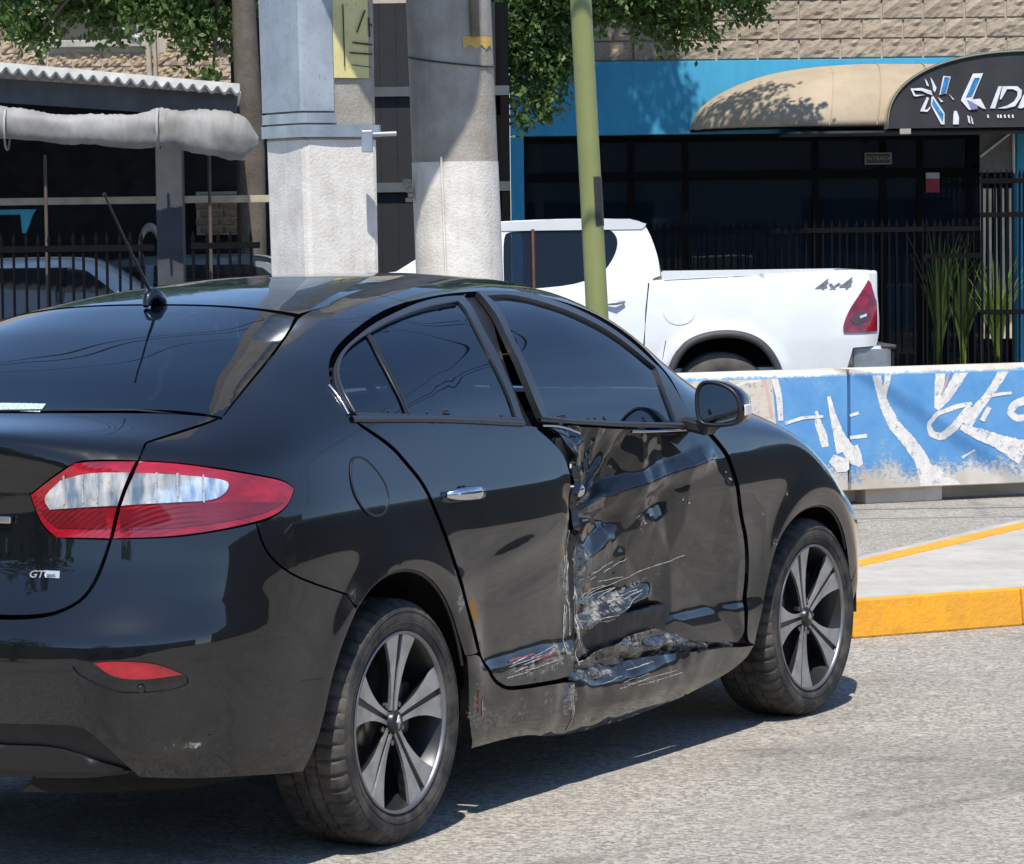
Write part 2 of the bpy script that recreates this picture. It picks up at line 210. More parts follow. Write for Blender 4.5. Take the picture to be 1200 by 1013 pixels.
def solve(o,d,t1=3.5):
    "farthest body point along rays o+t d leaving an inner point o"
    n=len(d); o=np.broadcast_to(np.asarray(o,float),(n,3))
    ts=np.linspace(.0,t1,80); ins=np.stack([inside(o+d*t) for t in ts],1)
    ok=ins&(np.cumsum(~ins,1)==np.cumsum(~ins,1)[:,:1]) if False else ins
    # first exit
    ex=np.argmax(~ok[:,1:]&ok[:,:-1],1); lo=ts[ex]; hi=ts[ex+1]
    for _ in range(34):
        m=(lo+hi)/2; i=inside(o+d*m[:,None]); lo=np.where(i,m,lo); hi=np.where(i,hi,m)
    return o+d*lo[:,None]
class Dom:
    def __init__(s,piv,dr,t1=3.5):
        s.p=np.array(piv,float); w=np.array(dr,float); w/=np.linalg.norm(w); h=np.array([0,0,1.]) if abs(w[2])<.8 else np.array([1.,0,0])
        a=np.cross(h,w); a/=np.linalg.norm(a); s.w=w;s.a=a;s.b=np.cross(w,a)
    def uv(s,P):
        d=np.asarray(P,float)-s.p; k=d@s.w; return np.stack([d@s.a/k,d@s.b/k],1)
    def xyz(s,uv):
        d=s.w+uv[:,:1]*s.a+uv[:,1:]*s.b; d/=np.linalg.norm(d,axis=1)[:,None]; return solve(s.p,d)
class Side:
    def uv(s,P): P=np.asarray(P,float); return P[:,[0,2]]
    def xyz(s,uv): return np.stack([uv[:,0],-W0(uv[:,0],uv[:,1]),uv[:,1]],1)
class Top:      # plan view, z solved
    def uv(s,P): P=np.asarray(P,float); return P[:,:2]
    def xyz(s,uv):
        x,y=uv[:,0],uv[:,1]; lo=np.full(len(x),.6); hi=np.full(len(x),1.6)
        for _ in range(36):
            m=(lo+hi)/2; i=np.abs(y)<W0(x,m); lo=np.where(i,m,lo); hi=np.where(i,hi,m)
        return np.stack([x,y,lo],1)
SIDE=Side(); TOP=Top()
def smooth_outline(pts,closed=True,it=2):
    P=[(np.array(p[:3],float),len(p)>3) for p in pts]
    for _ in range(it):
        Q=[];n=len(P)
        for i in range(n if closed else n-1):
            (a,ca),(b,cb)=P[i],P[(i+1)%n]
            if ca: Q.append((a,True))
            if not ca: Q.append((a*.75+b*.25,False))
            if not cb: Q.append((a*.25+b*.75,False))
        if not closed: Q.append(P[-1]); Q=[P[0]]+Q[1:]
        P=Q
    return np.array([p for p,_ in P])
def resample(uv,step,closed=True):
    P=[uv[0]]
    for p in uv[1:]:
        if np.linalg.norm(p-P[-1])>=step*.3: P.append(p)
    if closed and len(P)>3 and np.linalg.norm(P[-1]-P[0])<step*.3: P.pop()
    out=[];n=len(P)
    for i in range(n if closed else n-1):
        a,b=P[i],P[(i+1)%n]; k=max(1,int(round(np.linalg.norm(b-a)/step)))
        for j in range(k): out.append(a+(b-a)*j/k)
    return np.array(out)
def inpoly(p,poly):
    x,y=p[:,0],p[:,1]; c=np.zeros(len(p),bool); n=len(poly); j=n-1
    for i in range(n):
        xi,yi=poly[i];xj,yj=poly[j]
        if yi!=yj:
            c^=((yi>y)!=(yj>y))&(x<(xj-xi)*(y-yi)/(yj-yi)+xi)
        j=i
    return c
def polydist(p,poly):
    d=np.full(len(p),1e9); n=len(poly)
    for i in range(n):
        a=poly[i];b=poly[(i+1)%n]; e=b-a; t=np.clip(((p-a)@e)/max(e@e,1e-12),0,1); d=np.minimum(d,np.hypot(*(p-(a+t[:,None]*e)).T))
    return d
def area(q): x,y=q[:,0],q[:,1]; return .5*np.sum(x*np.roll(y,-1)-np.roll(x,-1)*y)
def inset(q,g):
    a=np.roll(q,1,0);b=np.roll(q,-1,0); t1=q-a;t2=b-q
    t1/=np.linalg.norm(t1,axis=1)[:,None]+1e-12; t2/=np.linalg.norm(t2,axis=1)[:,None]+1e-12
    n1=np.stack([-t1[:,1],t1[:,0]],1);n2=np.stack([-t2[:,1],t2[:,0]],1); n=n1+n2; n/=np.maximum(np.linalg.norm(n,axis=1)[:,None],.5)
    return q+n*g*np.sign(area(q))
def panel(name,outline,dom,mat,parent,step=.02,gap=.0025,thick=.014,off=0,disp=None,holes=(),attr=None,mirror=False,it=2,raw=False,surf=None):
    "sheet-metal (or glass) panel: an outline laid on the body surface, meshed, with folded edges"
    xyz=surf or dom.xyz
    P3=smooth_outline(outline,it=it) if it else np.array([p[:3] for p in outline],float)
    uv=dom.uv(P3); s3=np.linalg.norm(np.diff(P3,axis=0),axis=1).sum(); s2=np.linalg.norm(np.diff(uv,axis=0),axis=1).sum(); k=s2/s3   # uv per metre
    st=step*k; loops=[]
    q=resample(uv,st)
    if gap: q=inset(q,gap*k)
    loops.append(q)
    for h in holes: loops.append(resample(dom.uv(smooth_outline(h,it=it)),st))
    lo=q.min(0);hi=q.max(0)
    gx,gy=np.meshgrid(np.arange(lo[0],hi[0],st),np.arange(lo[1],hi[1],st*.866)); gx=gx+(np.arange(gx.shape[0])%2)[:,None]*st*.5
    g=np.stack([gx.ravel(),gy.ravel()],1); m=inpoly(g,q)
    for h in loops[1:]: m&=~inpoly(g,h)
    g=g[m]
    for L in loops: g=g[polydist(g,L)>st*.5]
    allp=np.vstack(loops+[g]); edges=[];c=0
    for L in loops:
        n=len(L); edges+=[(c+i,c+(i+1)%n) for i in range(n)]; c+=n
    sc=1/k
    vs,_,fs,orig,_,_=delaunay_2d_cdt([Vector((float(a)*sc,float(b)*sc)) for a,b in allp],edges,[],0,1e-6)
    v2=np.array([(v.x*k,v.y*k) for v in vs]); F=np.array([f for f in fs if len(f)==3]); cen=v2[F].mean(1); m=inpoly(cen,q)
    for h in loops[1:]: m&=~inpoly(cen,h)
    F=F[m]
    X=xyz(v2)
    # orient outwards
    def norms(X,F):
        fn=np.cross(X[F[:,1]]-X[F[:,0]],X[F[:,2]]-X[F[:,0]]); N=np.zeros_like(X)
        for j in range(3): np.add.at(N,F[:,j],fn)
        return N/np.maximum(np.linalg.norm(N,axis=1)[:,None],1e-12),fn
    N,fn=norms(X,F); ctr=np.array([1.3,0,.6])
    if surf is None and (N*(X-ctr)).sum()<0: F=F[:,::-1]; N=-N
    if surf is not None and N[:,1].sum()>0: F=F[:,::-1]; N=-N
    X0=X.copy()
    if off: X=X+N*off
    if disp is not None: X=X+disp(X0); N,_=norms(X,F)
    # boundary fold
    e={}
    for f in F:
        for a,b in ((f[0],f[1]),(f[1],f[2]),(f[2],f[0])): e[(a,b)]=1
    B=[(a,b) for a,b in e if (b,a) not in e]; bi=sorted({i for ab in B for i in ab}); n=len(X)
    top={j:n+i for i,j in enumerate(bi)}; bot={j:n+len(bi)+i for i,j in enumerate(bi)}
    V=np.vstack([X,X[bi],X[bi]-N[bi]*thick]) if thick else X
    faces=[tuple(map(int,f)) for f in F]; nf=len(faces)
    if thick: faces+=[(top[b],top[a],bot[a],bot[b]) for a,b in B]
    obs=[]
    for sgn in ((1,-1) if mirror else (1,)):
        VV=V*np.array([1,sgn,1]); ff=faces if sgn==1 else [f[::-1] for f in faces]
        me=bpy.data.meshes.new(name); me.from_pydata(VV.tolist(),[],ff)
        me.polygons.foreach_set('use_smooth',[i<nf for i in range(len(ff))]); me.materials.append(mat)
        if attr is not None:
            A=me.attributes.new('scuff','FLOAT','POINT'); x=np.zeros(len(V)); x[:]=attr(V) ; A.data.foreach_set('value',x.astype(np.float32))
        me.update(); o=bpy.data.objects.new(name,me); col.objects.link(o); o.parent=parent; obs.append(o)
    return obs[0] if not mirror else obs
def sstrip(name,pts,dom,mat,parent,w=.006,h=.004,closed=False,it=2,off=.002,mirror=False,step=.02,disp=None):
    "moulding strip laid along a line on the body"
    P3=smooth_outline(pts,closed=closed,it=it); uv=resample(dom.uv(P3),step*1.0,closed)if dom is SIDE else dom.uv(P3)
    X=dom.xyz(uv); c=np.array([1.3,0,.6])
    # surface normal from neighbours
    e=1e-3; Xa=dom.xyz(uv+[e,0]);Xb=dom.xyz(uv+[0,e]); N=np.cross(Xa-X,Xb-X); N/=np.linalg.norm(N,axis=1)[:,None]; N*=np.sign((N*(X-c)).sum(1))[:,None]
    if disp is not None: X=X+disp(X)
    X=X+N*off; n=len(X); mb=[];r=[]
    T=np.roll(X,-1,0)-np.roll(X,1,0)
    if not closed: T[0]=X[1]-X[0];T[-1]=X[-1]-X[-2]
    T/=np.linalg.norm(T,axis=1)[:,None]+1e-9; Bn=np.cross(N,T)
    vs=[];K=8
    for i in range(n):
        for k in range(K):
            a=2*math.pi*k/K; vs.append(X[i]+Bn[i]*math.cos(a)*w/2+N[i]*math.sin(a)*h/2)
    m=n if closed else n-1
    fs=[(i*K+k,i*K+(k+1)%K,((i+1)%n)*K+(k+1)%K,((i+1)%n)*K+k) for i in range(m) for k in range(K)]
    out=[]
    for sg in ((1,-1) if mirror else (1,)):
        M=MB(); M.add([(v[0],v[1]*sg,v[2]) for v in vs],fs,True); out.append(M.build(name,mat,parent))
    return out
TYREC=None
# ================================================================== THE STREET
def asphalt(name,c,dirt=(.30,.27,.23)):
    m=NT(name); v=m.n('TexVoronoi',i_Vector=m.tc.outputs['Object'],i_Scale=88.,feature='F1'); sp=m.n('SeparateColor',i_0=v.outputs['Color']).outputs[0]
    n=m.noise(1.2,6,.6); n2=m.noise(12,5,.65); f=m.noise(240,3,.6)
    dark=tuple(x*.52 for x in c); light=tuple(min(1,x*1.45) for x in c)
    a=m.mix(m.ramp(sp,.05,.95),dark,light); a=m.mix(m.ramp(n2,.32,.68),a,m.mix(.35,a,dark)); a=m.mix(m.math('MULTIPLY',m.ramp(n,.4,.7),.4),a,dirt)
    a=m.mix(m.ramp(f,.62,.70),a,tuple(x*.35 for x in c))
    st=m.noise(.55,5,.6,dist=.6); a=m.mix(m.math('MULTIPLY',m.ramp(st,.50,.66),.38),a,(.10,.095,.088))
    ty=m.noise(1.6,4,.5,stretch=(2.2,.06,1)); a=m.mix(m.math('MULTIPLY',m.ramp(ty,.55,.70),.25),a,(.09,.085,.08))
    w=m.n('TexVoronoi',i_Vector=m.n('Mapping',i_Vector=m.tc.outputs['Object'],i_Scale=(.35,.35,.35)).outputs[0],i_Scale=1.,feature='DISTANCE_TO_EDGE').outputs[0]
    ww=m.math('ADD',w,m.math('MULTIPLY',m.math('SUBTRACT',m.noise(3,5),.5),.10)); cr=m.ramp(ww,.002,.010,(1,1,1),(0,0,0)); a=m.mix(m.math('MULTIPLY',cr,.25),a,(.06,.055,.05))
    h=m.math('ADD',m.math('MULTIPLY',sp,.6),m.math('MULTIPLY',f,.5)); m.set(Base_Color=a,Roughness=.88,Specular_IOR_Level=.3); m.bump(h,.9,.006); return m.m
ASPH=asphalt('worn_asphalt',(.40,.365,.31)); ASPH2=asphalt('far_asphalt',(.20,.19,.17))
def concrete(name,c,c2,scale=6,bump=.4,streak=False,fleck=(.1,.09,.08)):
    m=NT(name); n=m.noise(scale,7,.65); n2=m.noise(scale*9,5,.7); n3=m.noise(scale*2.4,5,.6,stretch=(1,1,.15) if streak else None)
    a=m.mix(m.ramp(n,.35,.65),c,c2); a=m.mix(m.math('MULTIPLY',m.ramp(n2,.60,.72),.6),a,fleck); a=m.mix(m.math('MULTIPLY',m.ramp(n3,.5,.75),.35),a,tuple(x*.6 for x in c2))
    m.set(Base_Color=a,Roughness=.85); m.bump(n2,bump,.01); return m.m
CONC=concrete('bare_concrete',(.42,.38,.32),(.30,.27,.22),8); ISL=concrete('pavement_concrete',(.50,.47,.41),(.40,.37,.32),3)
def ground(name,pts,z,mat):
    M=MB(); M.add([(x,y,z) for x,y in pts],[tuple(range(len(pts)))]); return tag(M.build(name,mat,fix=False),kind='structure')
# road: near carriageway, and the lower street past the barrier
M=MB(); bl=lambda x:20.48+(x-1.99)*.414     # line of the barrier's near face
M.add([(-150,-90,0),(150,-90,0),(150,bl(150)+.9,0),(-9,bl(-9)+.9,0),(-150,bl(-9)+.9,0)],[(0,1,2,3,4)])
tag(M.build('road',ASPH,fix=False),kind='structure')
M=MB(); M.add([(-9,bl(-9)+.9,0),(150,bl(150)+.9,0),(150,bl(150)+1.2,-.14),(-9,bl(-9)+1.2,-.14),(-150,bl(-9)+.9,0),(-150,bl(-9)+1.2,-.14)],[(0,1,2,3),(4,0,3,5)])
M.add([(-9,bl(-9)+1.2,-.14),(150,bl(150)+1.2,-.14),(400,500,-.14),(-400,500,-.14),(-150,bl(-9)+1.2,-.14)],[(0,1,2,3,4)]); tag(M.build('far_street',ASPH2,fix=False),kind='structure')
ground('pavement',[(-30,31.2),(40,31.2),(40,60),(-30,60)],.0,ISL)
M=MB(); M.box((5,31.15,-.07),(70,.14,.15)); tag(M.build('pavement_kerb',CONC),kind='structure')
# traffic island with a yellow painted kerb
fr=[(.36,13.43),(.9,13.68),(1.32,13.92),(2.04,14.30),(3.2,14.93),(9,18.2)]; bk=[(9,29.7),(4.0,20.3),(2.48,17.42),(1.53,15.63),(.75,14.2)]
YEL=concrete('yellow_kerb_paint',(.80,.37,.02),(.66,.30,.03),5,.5,fleck=(.30,.22,.14))
M=MB(); M.prism([(x+.0,y+.10) for x,y in fr]+[(x-.10,y-.02) for x,y in bk],-.01,.146,'XY'); tag(M.build('traffic_island',ISL),kind='structure')
for i in range(len(fr)-1):
    a=Vector(fr[i]+(0,));b=Vector(fr[i+1]+(0,)); L=(b-a).length; k=max(1,round(L/.9)); dr=(b-a)/k; nn=Vector((-dr.y,dr.x,0)).normalized()
    for j in range(k):
        p=a+dr*j; q=p+dr*.992; M=MB(); M.add([tuple(v) for v in (p,q,q+nn*.06,p+nn*.06)]+[(v.x,v.y,.15) for v in (p+nn*.018,q+nn*.018,q+nn*.06,p+nn*.06)],[(0,1,2,3),(4,5,6,7),(0,1,5,4),(1,2,6,5),(2,3,7,6),(3,0,4,7)])
        o=M.build('kerb',YEL,bevel=.008); tag(o,kind='structure')
for i in range(len(bk)-1):
    a=Vector(bk[i]+(0,));b=Vector(bk[i+1]+(0,)); L=(b-a).length; k=max(1,round(L/1.)); dr=(b-a)/k; nn=Vector((-dr.y,dr.x,0)).normalized()
    for j in range(k):
        p=a+dr*j; q=p+dr*.992; M=MB(); M.add([tuple(v) for v in (p,q,q+nn*.11,p+nn*.11)]+[(v.x,v.y,.152) for v in (p,q,q+nn*.11,p+nn*.11)],[(0,1,2,3),(4,5,6,7),(0,1,5,4),(1,2,6,5),(2,3,7,6),(3,0,4,7)])
        tag(M.build('kerb',YEL,bevel=.006),kind='structure')
# ------------------------------------------------------------------ painted concrete barrier
def barrier_mat():
    m=NT('barrier_blue_paint'); z=m.n('SeparateXYZ',i_0=m.tc.outputs['Object']).outputs[2]
    n=m.noise(5,7,.65); n2=m.noise(40,5,.7); n3=m.noise(2.2,5,.6)
    base=m.mix(m.ramp(n,.35,.7),(.085,.275,.56),(.15,.36,.62))
    low=m.n('MapRange',i_0=z,i_1=.30,i_2=.0,i_3=0.,i_4=.50).outputs[0]; top=m.n('MapRange',i_0=z,i_1=.735,i_2=.78,i_3=0.,i_4=.55).outputs[0]
    f=m.math('ADD',m.math('ADD',m.math('MULTIPLY',n,.5),m.math('MULTIPLY',n2,.5)),m.math('ADD',low,top))
    a=m.mix(m.ramp(f,.60,.74),base,m.mix(m.ramp(n3,.4,.6),(.66,.62,.54),(.50,.44,.36)))
    m.set(Base_Color=a,Roughness=.7); m.bump(m.math('ADD',m.math('MULTIPLY',n2,.4),m.ramp(f,.62,.72)),.4,.008); return m.m
BARM=barrier_mat(); WPAINT=concrete('graffiti_white',(.86,.82,.74),(.66,.64,.64),16,.2,fleck=(.30,.42,.62)); PPAINT=concrete('graffiti_pale_green',(.62,.62,.46),(.66,.55,.50),5,.4,fleck=(.5,.3,.28))
for _m in (WPAINT,PPAINT):      # thin, worn brush paint: bare spots let the wall show
    _t=_m.node_tree; _b=_t.nodes['Principled BSDF']; _g=_t.nodes.new('ShaderNodeTexNoise'); _g.inputs['Scale'].default_value=22; _g.inputs['Detail'].default_value=8; _g.inputs['Roughness'].default_value=.75; _c=[n for n in _t.nodes if n.type=='TEX_COORD'][0]; _t.links.new(_c.outputs['Object'],_g.inputs['Vector']); _r=_t.nodes.new('ShaderNodeValToRGB'); _r.color_ramp.elements[0].position=.30; _r.color_ramp.elements[1].position=.46; _t.links.new(_g.outputs[0],_r.inputs[0]); _t.links.new(_r.outputs[0],_b.inputs['Alpha'])
PINK=concrete('graffiti_pink',(.62,.36,.32),(.66,.5,.44),9)
BV=Vector((1,.414,0)).normalized(); BN=Vector((BV.y,-BV.x,0))
joint=plane_at(995,500,1.99,20.48,.414).x
segs=[(-13.0,-8.86),(-8.84,-4.71),(-4.69,-.56),(-.54,joint-.01),(joint+.01,joint+2.45),(joint+2.47,joint+5.2),(joint+5.22,joint+8)]
bars=[]
for i,(xa,xb) in enumerate(segs):
    L=(xb-xa)*math.sqrt(1+.414**2); cx=(xa+xb)/2; c=Vector((cx,bl(cx),0))-BN*.0
    o=empty('concrete_barrier',c,math.atan(.414))
    M=MB(); M.prism([(-.0,.085),(.0,.74),(.02,.778),(.20,.778),(.22,.74),(.22,.085)],-L/2,L/2,'YZ'); M.box((-L*.36,.13,.045),(.5,.16,.09)).box((L*.36,.13,.045),(.5,.16,.09)).box((0,.19,.05),(L,.03,.09)); M.build('barrier_body',BARM,o,.006)
    bars.append(o)
for i,(o,lb) in enumerate(zip(bars,['blue painted concrete barrier farthest left, standing behind the black car','blue painted concrete barrier behind the rear of the black car','blue painted concrete barrier hidden behind the roof of the black car','blue concrete barrier with pale green end, just left of the joint above the front wheel','blue concrete barrier with tall white forked graffiti right of the joint','blue concrete barrier at the right edge beyond the white graffiti loops','last blue concrete barrier outside the right edge'])): tag(o,lb,'barrier','graffitied concrete barriers in a row')
def bp(px,py): return plane_at(px,py,1.99,20.48,.414)
def stroke(name,pts,w,mat,seed=0,taper=True,rough=.07,lift=.0015):
    "brush stroke on the barrier face: points and width in measured picture units"
    rnd=random.Random(seed); P=[Vector((a,b,0)) for a,b in pts]; S=[]
    for i in range(len(P)-1):
        k=max(2,int((P[i+1]-P[i]).length/2.2)); S+=[(P[i].lerp(P[i+1],j/k),(i+j/k)/(len(P)-1)) for j in range(k)]
    S.append((P[-1],1)); 
    for _ in range(2): S=[S[0]]+[((S[i-1][0]+S[i][0]*2+S[i+1][0])/4,S[i][1]) for i in range(1,len(S)-1)]+[S[-1]]
    ws=w if hasattr(w,'__len__') else [w,w]; A=[];B=[]
    for i,(p,t) in enumerate(S):
        d=(S[min(i+1,len(S)-1)][0]-S[max(i-1,0)][0]).normalized(); n=Vector((-d.y,d.x,0)); ww=float(np.interp(t,np.linspace(0,1,len(ws)),ws))/2
        A.append(p+n*ww*(1+rnd.uniform(-rough,rough))); B.append(p-n*ww*(1+rnd.uniform(-rough,rough)))
    off=BN*lift; f=[bp(p.x,p.y)+off for p in A+B]
    for v in f: v.z=min(max(v.z,.092),.738); n=len(A); M=MB()
    cx=sum(v.x for v in f)/len(f); k=next((i for i,(xa,xb) in enumerate(segs) if xa<=cx<=xb),4); o=bars[k]; bpy.context.view_layer.update() if False else None
    inv=(Matrix.Translation(o.location)@Matrix.Rotation(o.rotation_euler[2],4,'Z')).inverted()
    fl=[inv@v for v in f]; 
    M.add([tuple(v) for v in fl],[(i,i+1,n+i+1,n+i) for i in range(n-1)]); return M.build(name,mat,o,fix=False)
zz=lambda L:[(850+a/3.4286,400+b/3.4286) for a,b in L]
stroke('graffiti_stroke',zz([(602,108),(618,190),(640,260),(680,340),(735,400),(785,470),(812,540),(830,612)]),[11,9,11,14,15,16,20,26],WPAINT,1)
stroke('graffiti_stroke',zz([(655,108),(650,160),(636,215),(640,250)]),[8,7,6,6],WPAINT,2,lift=.0022)
stroke('graffiti_stroke',zz([(835,500),(860,560),(930,590),(1000,612)]),[8,20,14,4],WPAINT,3,lift=.0030)
stroke('graffiti_stroke',zz([(868,100),(860,170),(848,270)]),[12,11,5],WPAINT,4)
stroke('graffiti_stroke',zz([(962,100),(925,165),(880,235),(850,275)]),[14,13,10,5],WPAINT,5,lift=.0022)
stroke('graffiti_stroke',zz([(905,100),(885,170),(868,215)]),[2.5,2.5,2],PINK,6,lift=.0030)
stroke('graffiti_stroke',zz([(1128,96),(1095,160),(1050,225),(1000,285),(965,335)]),[13,10,9,12,15],WPAINT,7)
stroke('graffiti_stroke',zz([(990,250),(930,262),(850,292),(815,335),(828,375),(870,385),(920,345),(985,262)]),[4,6,5,5,8,9,10,9],WPAINT,8,lift=.0022)
stroke('graffiti_stroke',zz([(945,345),(1020,375),(1090,400),(1200,450)]),[7,14,16,30],WPAINT,9,lift=.0030)
stroke('graffiti_stroke',zz([(1050,225),(1100,212),(1150,208)]),[3,4,3],WPAINT,10,lift=.0030)
stroke('graffiti_stroke',zz([(1215,235),(1165,250),(1140,285),(1170,312),(1215,305)]),[10,9,8,8,8],WPAINT,11)
stroke('graffiti_stroke',zz([(1060,265),(1030,320)]),[6,6],WPAINT,12,lift=.0036)
stroke('graffiti_stroke',zz([(950,468),(1003,437)]),[3,2],WPAINT,13)
stroke('graffiti_stroke',zz([(365,280),(372,330),(392,380),(402,425)]),[3,8,10,8],WPAINT,14)
stroke('graffiti_stroke',zz([(415,222),(430,290),(452,370),(482,440)]),[4,7,12,22],WPAINT,15,lift=.0022)
stroke('graffiti_stroke',zz([(240,330),(310,308),(395,302)]),[4,4,3],WPAINT,16,lift=.0030)
stroke('graffiti_stroke',zz([(425,470),(470,500),(490,520)]),[10,20,6],WPAINT,17,lift=.0030)
stroke('graffiti_stroke',zz([(500,430),(520,470),(545,500)]),[20,18,6],WPAINT,18)
stroke('graffiti_stroke',zz([(500,388),(568,380)]),[4,5],WPAINT,19,lift=.0022)
stroke('graffiti_stroke',zz([(500,300),(535,288)]),[3,4],WPAINT,20,lift=.0022)
stroke('graffiti_patch',[(700,490),(908,474)],[95,95],PPAINT,21,rough=.03,lift=.002)
stroke('graffiti_stroke',zz([(195,140),(215,220),(222,320)]),[8,7,6],WPAINT,22,lift=.0022)
stroke('graffiti_stroke',zz([(150,140),(172,215),(185,310)]),[5,4,4],PINK,23,lift=.0022)
stroke('graffiti_stroke',zz([(20,190),(80,165),(140,160)]),[3,3,2],WPAINT,24,lift=.0022)
# ------------------------------------------------------------------ utility poles
POLEC=concrete('pole_concrete',(.40,.37,.32),(.30,.265,.215),7,.5,True,(.2,.16,.12)); POLEW=concrete('pole_whitewash',(.76,.73,.67),(.64,.59,.52),8,.5,True,(.30,.25,.2)); SHEET=concrete('bluish_sheet',(.34,.39,.43),(.26,.30,.34),5,.15); GALV=simple('galvanised_band',(.42,.46,.50),.4,.6)
YS=concrete('yellow_notice',(.68,.60,.27),(.60,.52,.22),4,.1); INK=simple('ink',(.03,.03,.03),.7)
def pole(Y,lx0,rx0,lx1,rx1,yb,sides,paint_y,name,rot,dy=0,kc=None):
    a=at((lx0+rx0)/2,0,Y); b=at((lx1+rx1)/2,yb,Y); r0=(rx0-lx0)/2*Y/FPX; r1=(rx1-lx1)/2*Y/FPX
    axis=(a-b); dz=axis.z; P=lambda z:b+axis*((z-b.z)/dz); Rr=lambda z:r1+(r0-r1)*(z-b.z)/dz
    o=empty(name,(P(0).x,P(0).y,0)); inv=-Vector(o.location); zp=at(400,paint_y,Y).z
    for nm,z0,z1,m,e in (('whitewashed_base',0,zp,POLEW,.002),('pole_shaft',zp,9.5,POLEC,0)):
        M=MB(); vs=[];n=sides; zs=np.linspace(z0,z1,8)
        for z in zs:
            for k in range(n):
                w=rot+2*math.pi*k/n; p=P(z)+Vector((math.cos(w),math.sin(w),0))*(Rr(z)+e)*(kc or 1)+inv; vs.append(p)
        M.add(vs,[(i*n+k,i*n+(k+1)%n,(i+1)*n+(k+1)%n,(i+1)*n+k) for i in range(len(zs)-1) for k in range(n)],n>12); M.add(vs[-n:],[tuple(range(n))]); M.build(nm,m,o,.028 if n<12 else 0)
    return o,P,Rr,inv
YL=16.6; ROT4=R(-103.6)
sq=lambda w:1.029*.7071/math.cos(((w-ROT4)%(math.pi/2))-math.pi/4)
PL,P1,R1,i1=pole(YL,304,440,315,446,320,4,165,'utility_pole',ROT4,kc=1.029)
tag(PL,'thick square concrete utility pole with a bluish sheet, metal band and yellow notice','utility pole')
def wrap(P,Rr,inv,z0,z1,a0,a1,off,n=14,rows=8,ragged=0):
    vs=[];
    for i in range(rows+1):
        z=z0+(z1-z0)*i/rows
        for k in range(n+1):
            w=a0+(a1-a0)*k/n; rr=min(Rr(z)*sq(w),Rr(z)*.99)+off*1.2
            vs.append(P(z)+Vector((math.cos(w),math.sin(w),0))*rr+inv)
    return vs,[(i*(n+1)+k,i*(n+1)+k+1,(i+1)*(n+1)+k+1,(i+1)*(n+1)+k) for i in range(rows) for k in range(n)]
z=at(370,132,YL).z
M=MB(); v,f=wrap(P1,R1,i1,z,z+2.2,R(170),R(290),.016,30); M.add(v,f); s_=M.build('sheet_cover',SHEET,PL); so=s_.modifiers.new('t','SOLIDIFY'); so.thickness=.008
for zz_,h,off in ((at(380,155,YL).z,.055,.020),(at(380,140,YL).z,.045,.016)):
    M=MB(); v,f=wrap(P1,R1,i1,zz_-h/2,zz_+h/2,R(165),R(352 if off>.018 else 292),off,44,2); M.add(v,f); b=M.build('metal_band',GALV,PL); so=b.modifiers.new('t','SOLIDIFY'); so.thickness=.008
q=at(433,160,YL); M=MB(); M.tube([(q.x-.02,P1(q.z).y-R1(q.z)-.01,q.z),(q.x+.13,P1(q.z).y-R1(q.z)+.02,q.z+.005)],.012,8); M.box((q.x,P1(q.z).y-R1(q.z)-.02,q.z-.03),(.05,.05,.10)); 
M.v=[tuple(Vector(v)+i1) for v in M.v]; M.build('band_clamp',GALV,PL,.004)
z0=at(420,93,YL).z; z1=at(420,-6,YL).z
M=MB(); v,f=wrap(P1,R1,i1,z0,z1,R(291),R(337),.012,16,6); M.add(v,f); nt_=M.build('notice',YS,PL)
for (a,b,c,d,w) in ((404,8,406,80,1.6),(415,52,437,54,2),(412,64,437,65,2),(420,40,429,14,2),(433,22,434,45,2),(414,78,436,80,1),(433,28,437,32,2)):
    p=at(a,b,YL);q=at(c,d,YL); 
    def onp(p):
        ctr=P1(p.z); dx=p.x-ctr.x; ws=np.radians(np.linspace(-100,-14,300)); rr=np.array([min(R1(p.z)*sq(w),R1(p.z)*.99)+.022 for w in ws]); i_=int(np.argmin(abs(rr*np.cos(ws)-dx)))
        return Vector((ctr.x+math.cos(ws[i_])*rr[i_],ctr.y+math.sin(ws[i_])*rr[i_],p.z))+i1
    M=MB(); M.tube([onp(p),onp(p.lerp(q,.5)),onp(q)],w*.5*YL/FPX,5); M.build('notice_print',INK,nt_)
YR=16.9
PR,P2,R2,i2=pole(YR,476,575,488,589,320,20,192,'utility_pole',0)
tag(PR,'round concrete utility pole with a whitewashed foot, right of the square pole','utility pole')
M=MB(); zA=at(515,190,YR).z
M.tube([P2(z)+Vector((-.06*R2(z)/.2,-R2(z)-.003,0))+i2 for z in np.linspace(.05,zA+.02,9)],.006,6); M.build('seam_ridge',POLEW,PR)
M=MB(); M.tube([P2(z)+Vector((.12,-R2(z)*.86-.004,0))+i2 for z in np.linspace(at(560,45,YR).z,at(560,-40,YR).z,5)],.022,8); M.build('conduit',concrete('rusty_conduit',(.20,.16,.10),(.14,.11,.07)),PR)
M=MB(); zz1=at(560,72,YR).z; M.tube([P2(zz1)+Vector((math.cos(w)*(R2(zz1)+.004),math.sin(w)*(R2(zz1)+.004),-.03*math.cos(w+.6)))+i2 for w in np.linspace(R(-170),R(0),16)],.004,6); M.build('tie_wire',INK,PR)
M=MB(); zz1=at(565,52,YR).z; 
vs=[];
for i in range(4):
    for k in range(7):
        w=R(-72+k*9.5); z=zz1-.03+i*.02+(.02 if k%2 else 0)*(i==0); vs.append(P2(z)+Vector((math.cos(w),math.sin(w),0))*(R2(z)+.003)+i2)
M.add(vs,[(i*7+k,i*7+k+1,i*7+7+k+1,i*7+7+k) for i in range(3) for k in range(6)]); M.build('yellow_paint_daub',concrete('ochre_paint',(.62,.40,.08),(.55,.36,.12)),PR,fix=False)
M=MB(); q=at(481,222,YR); 
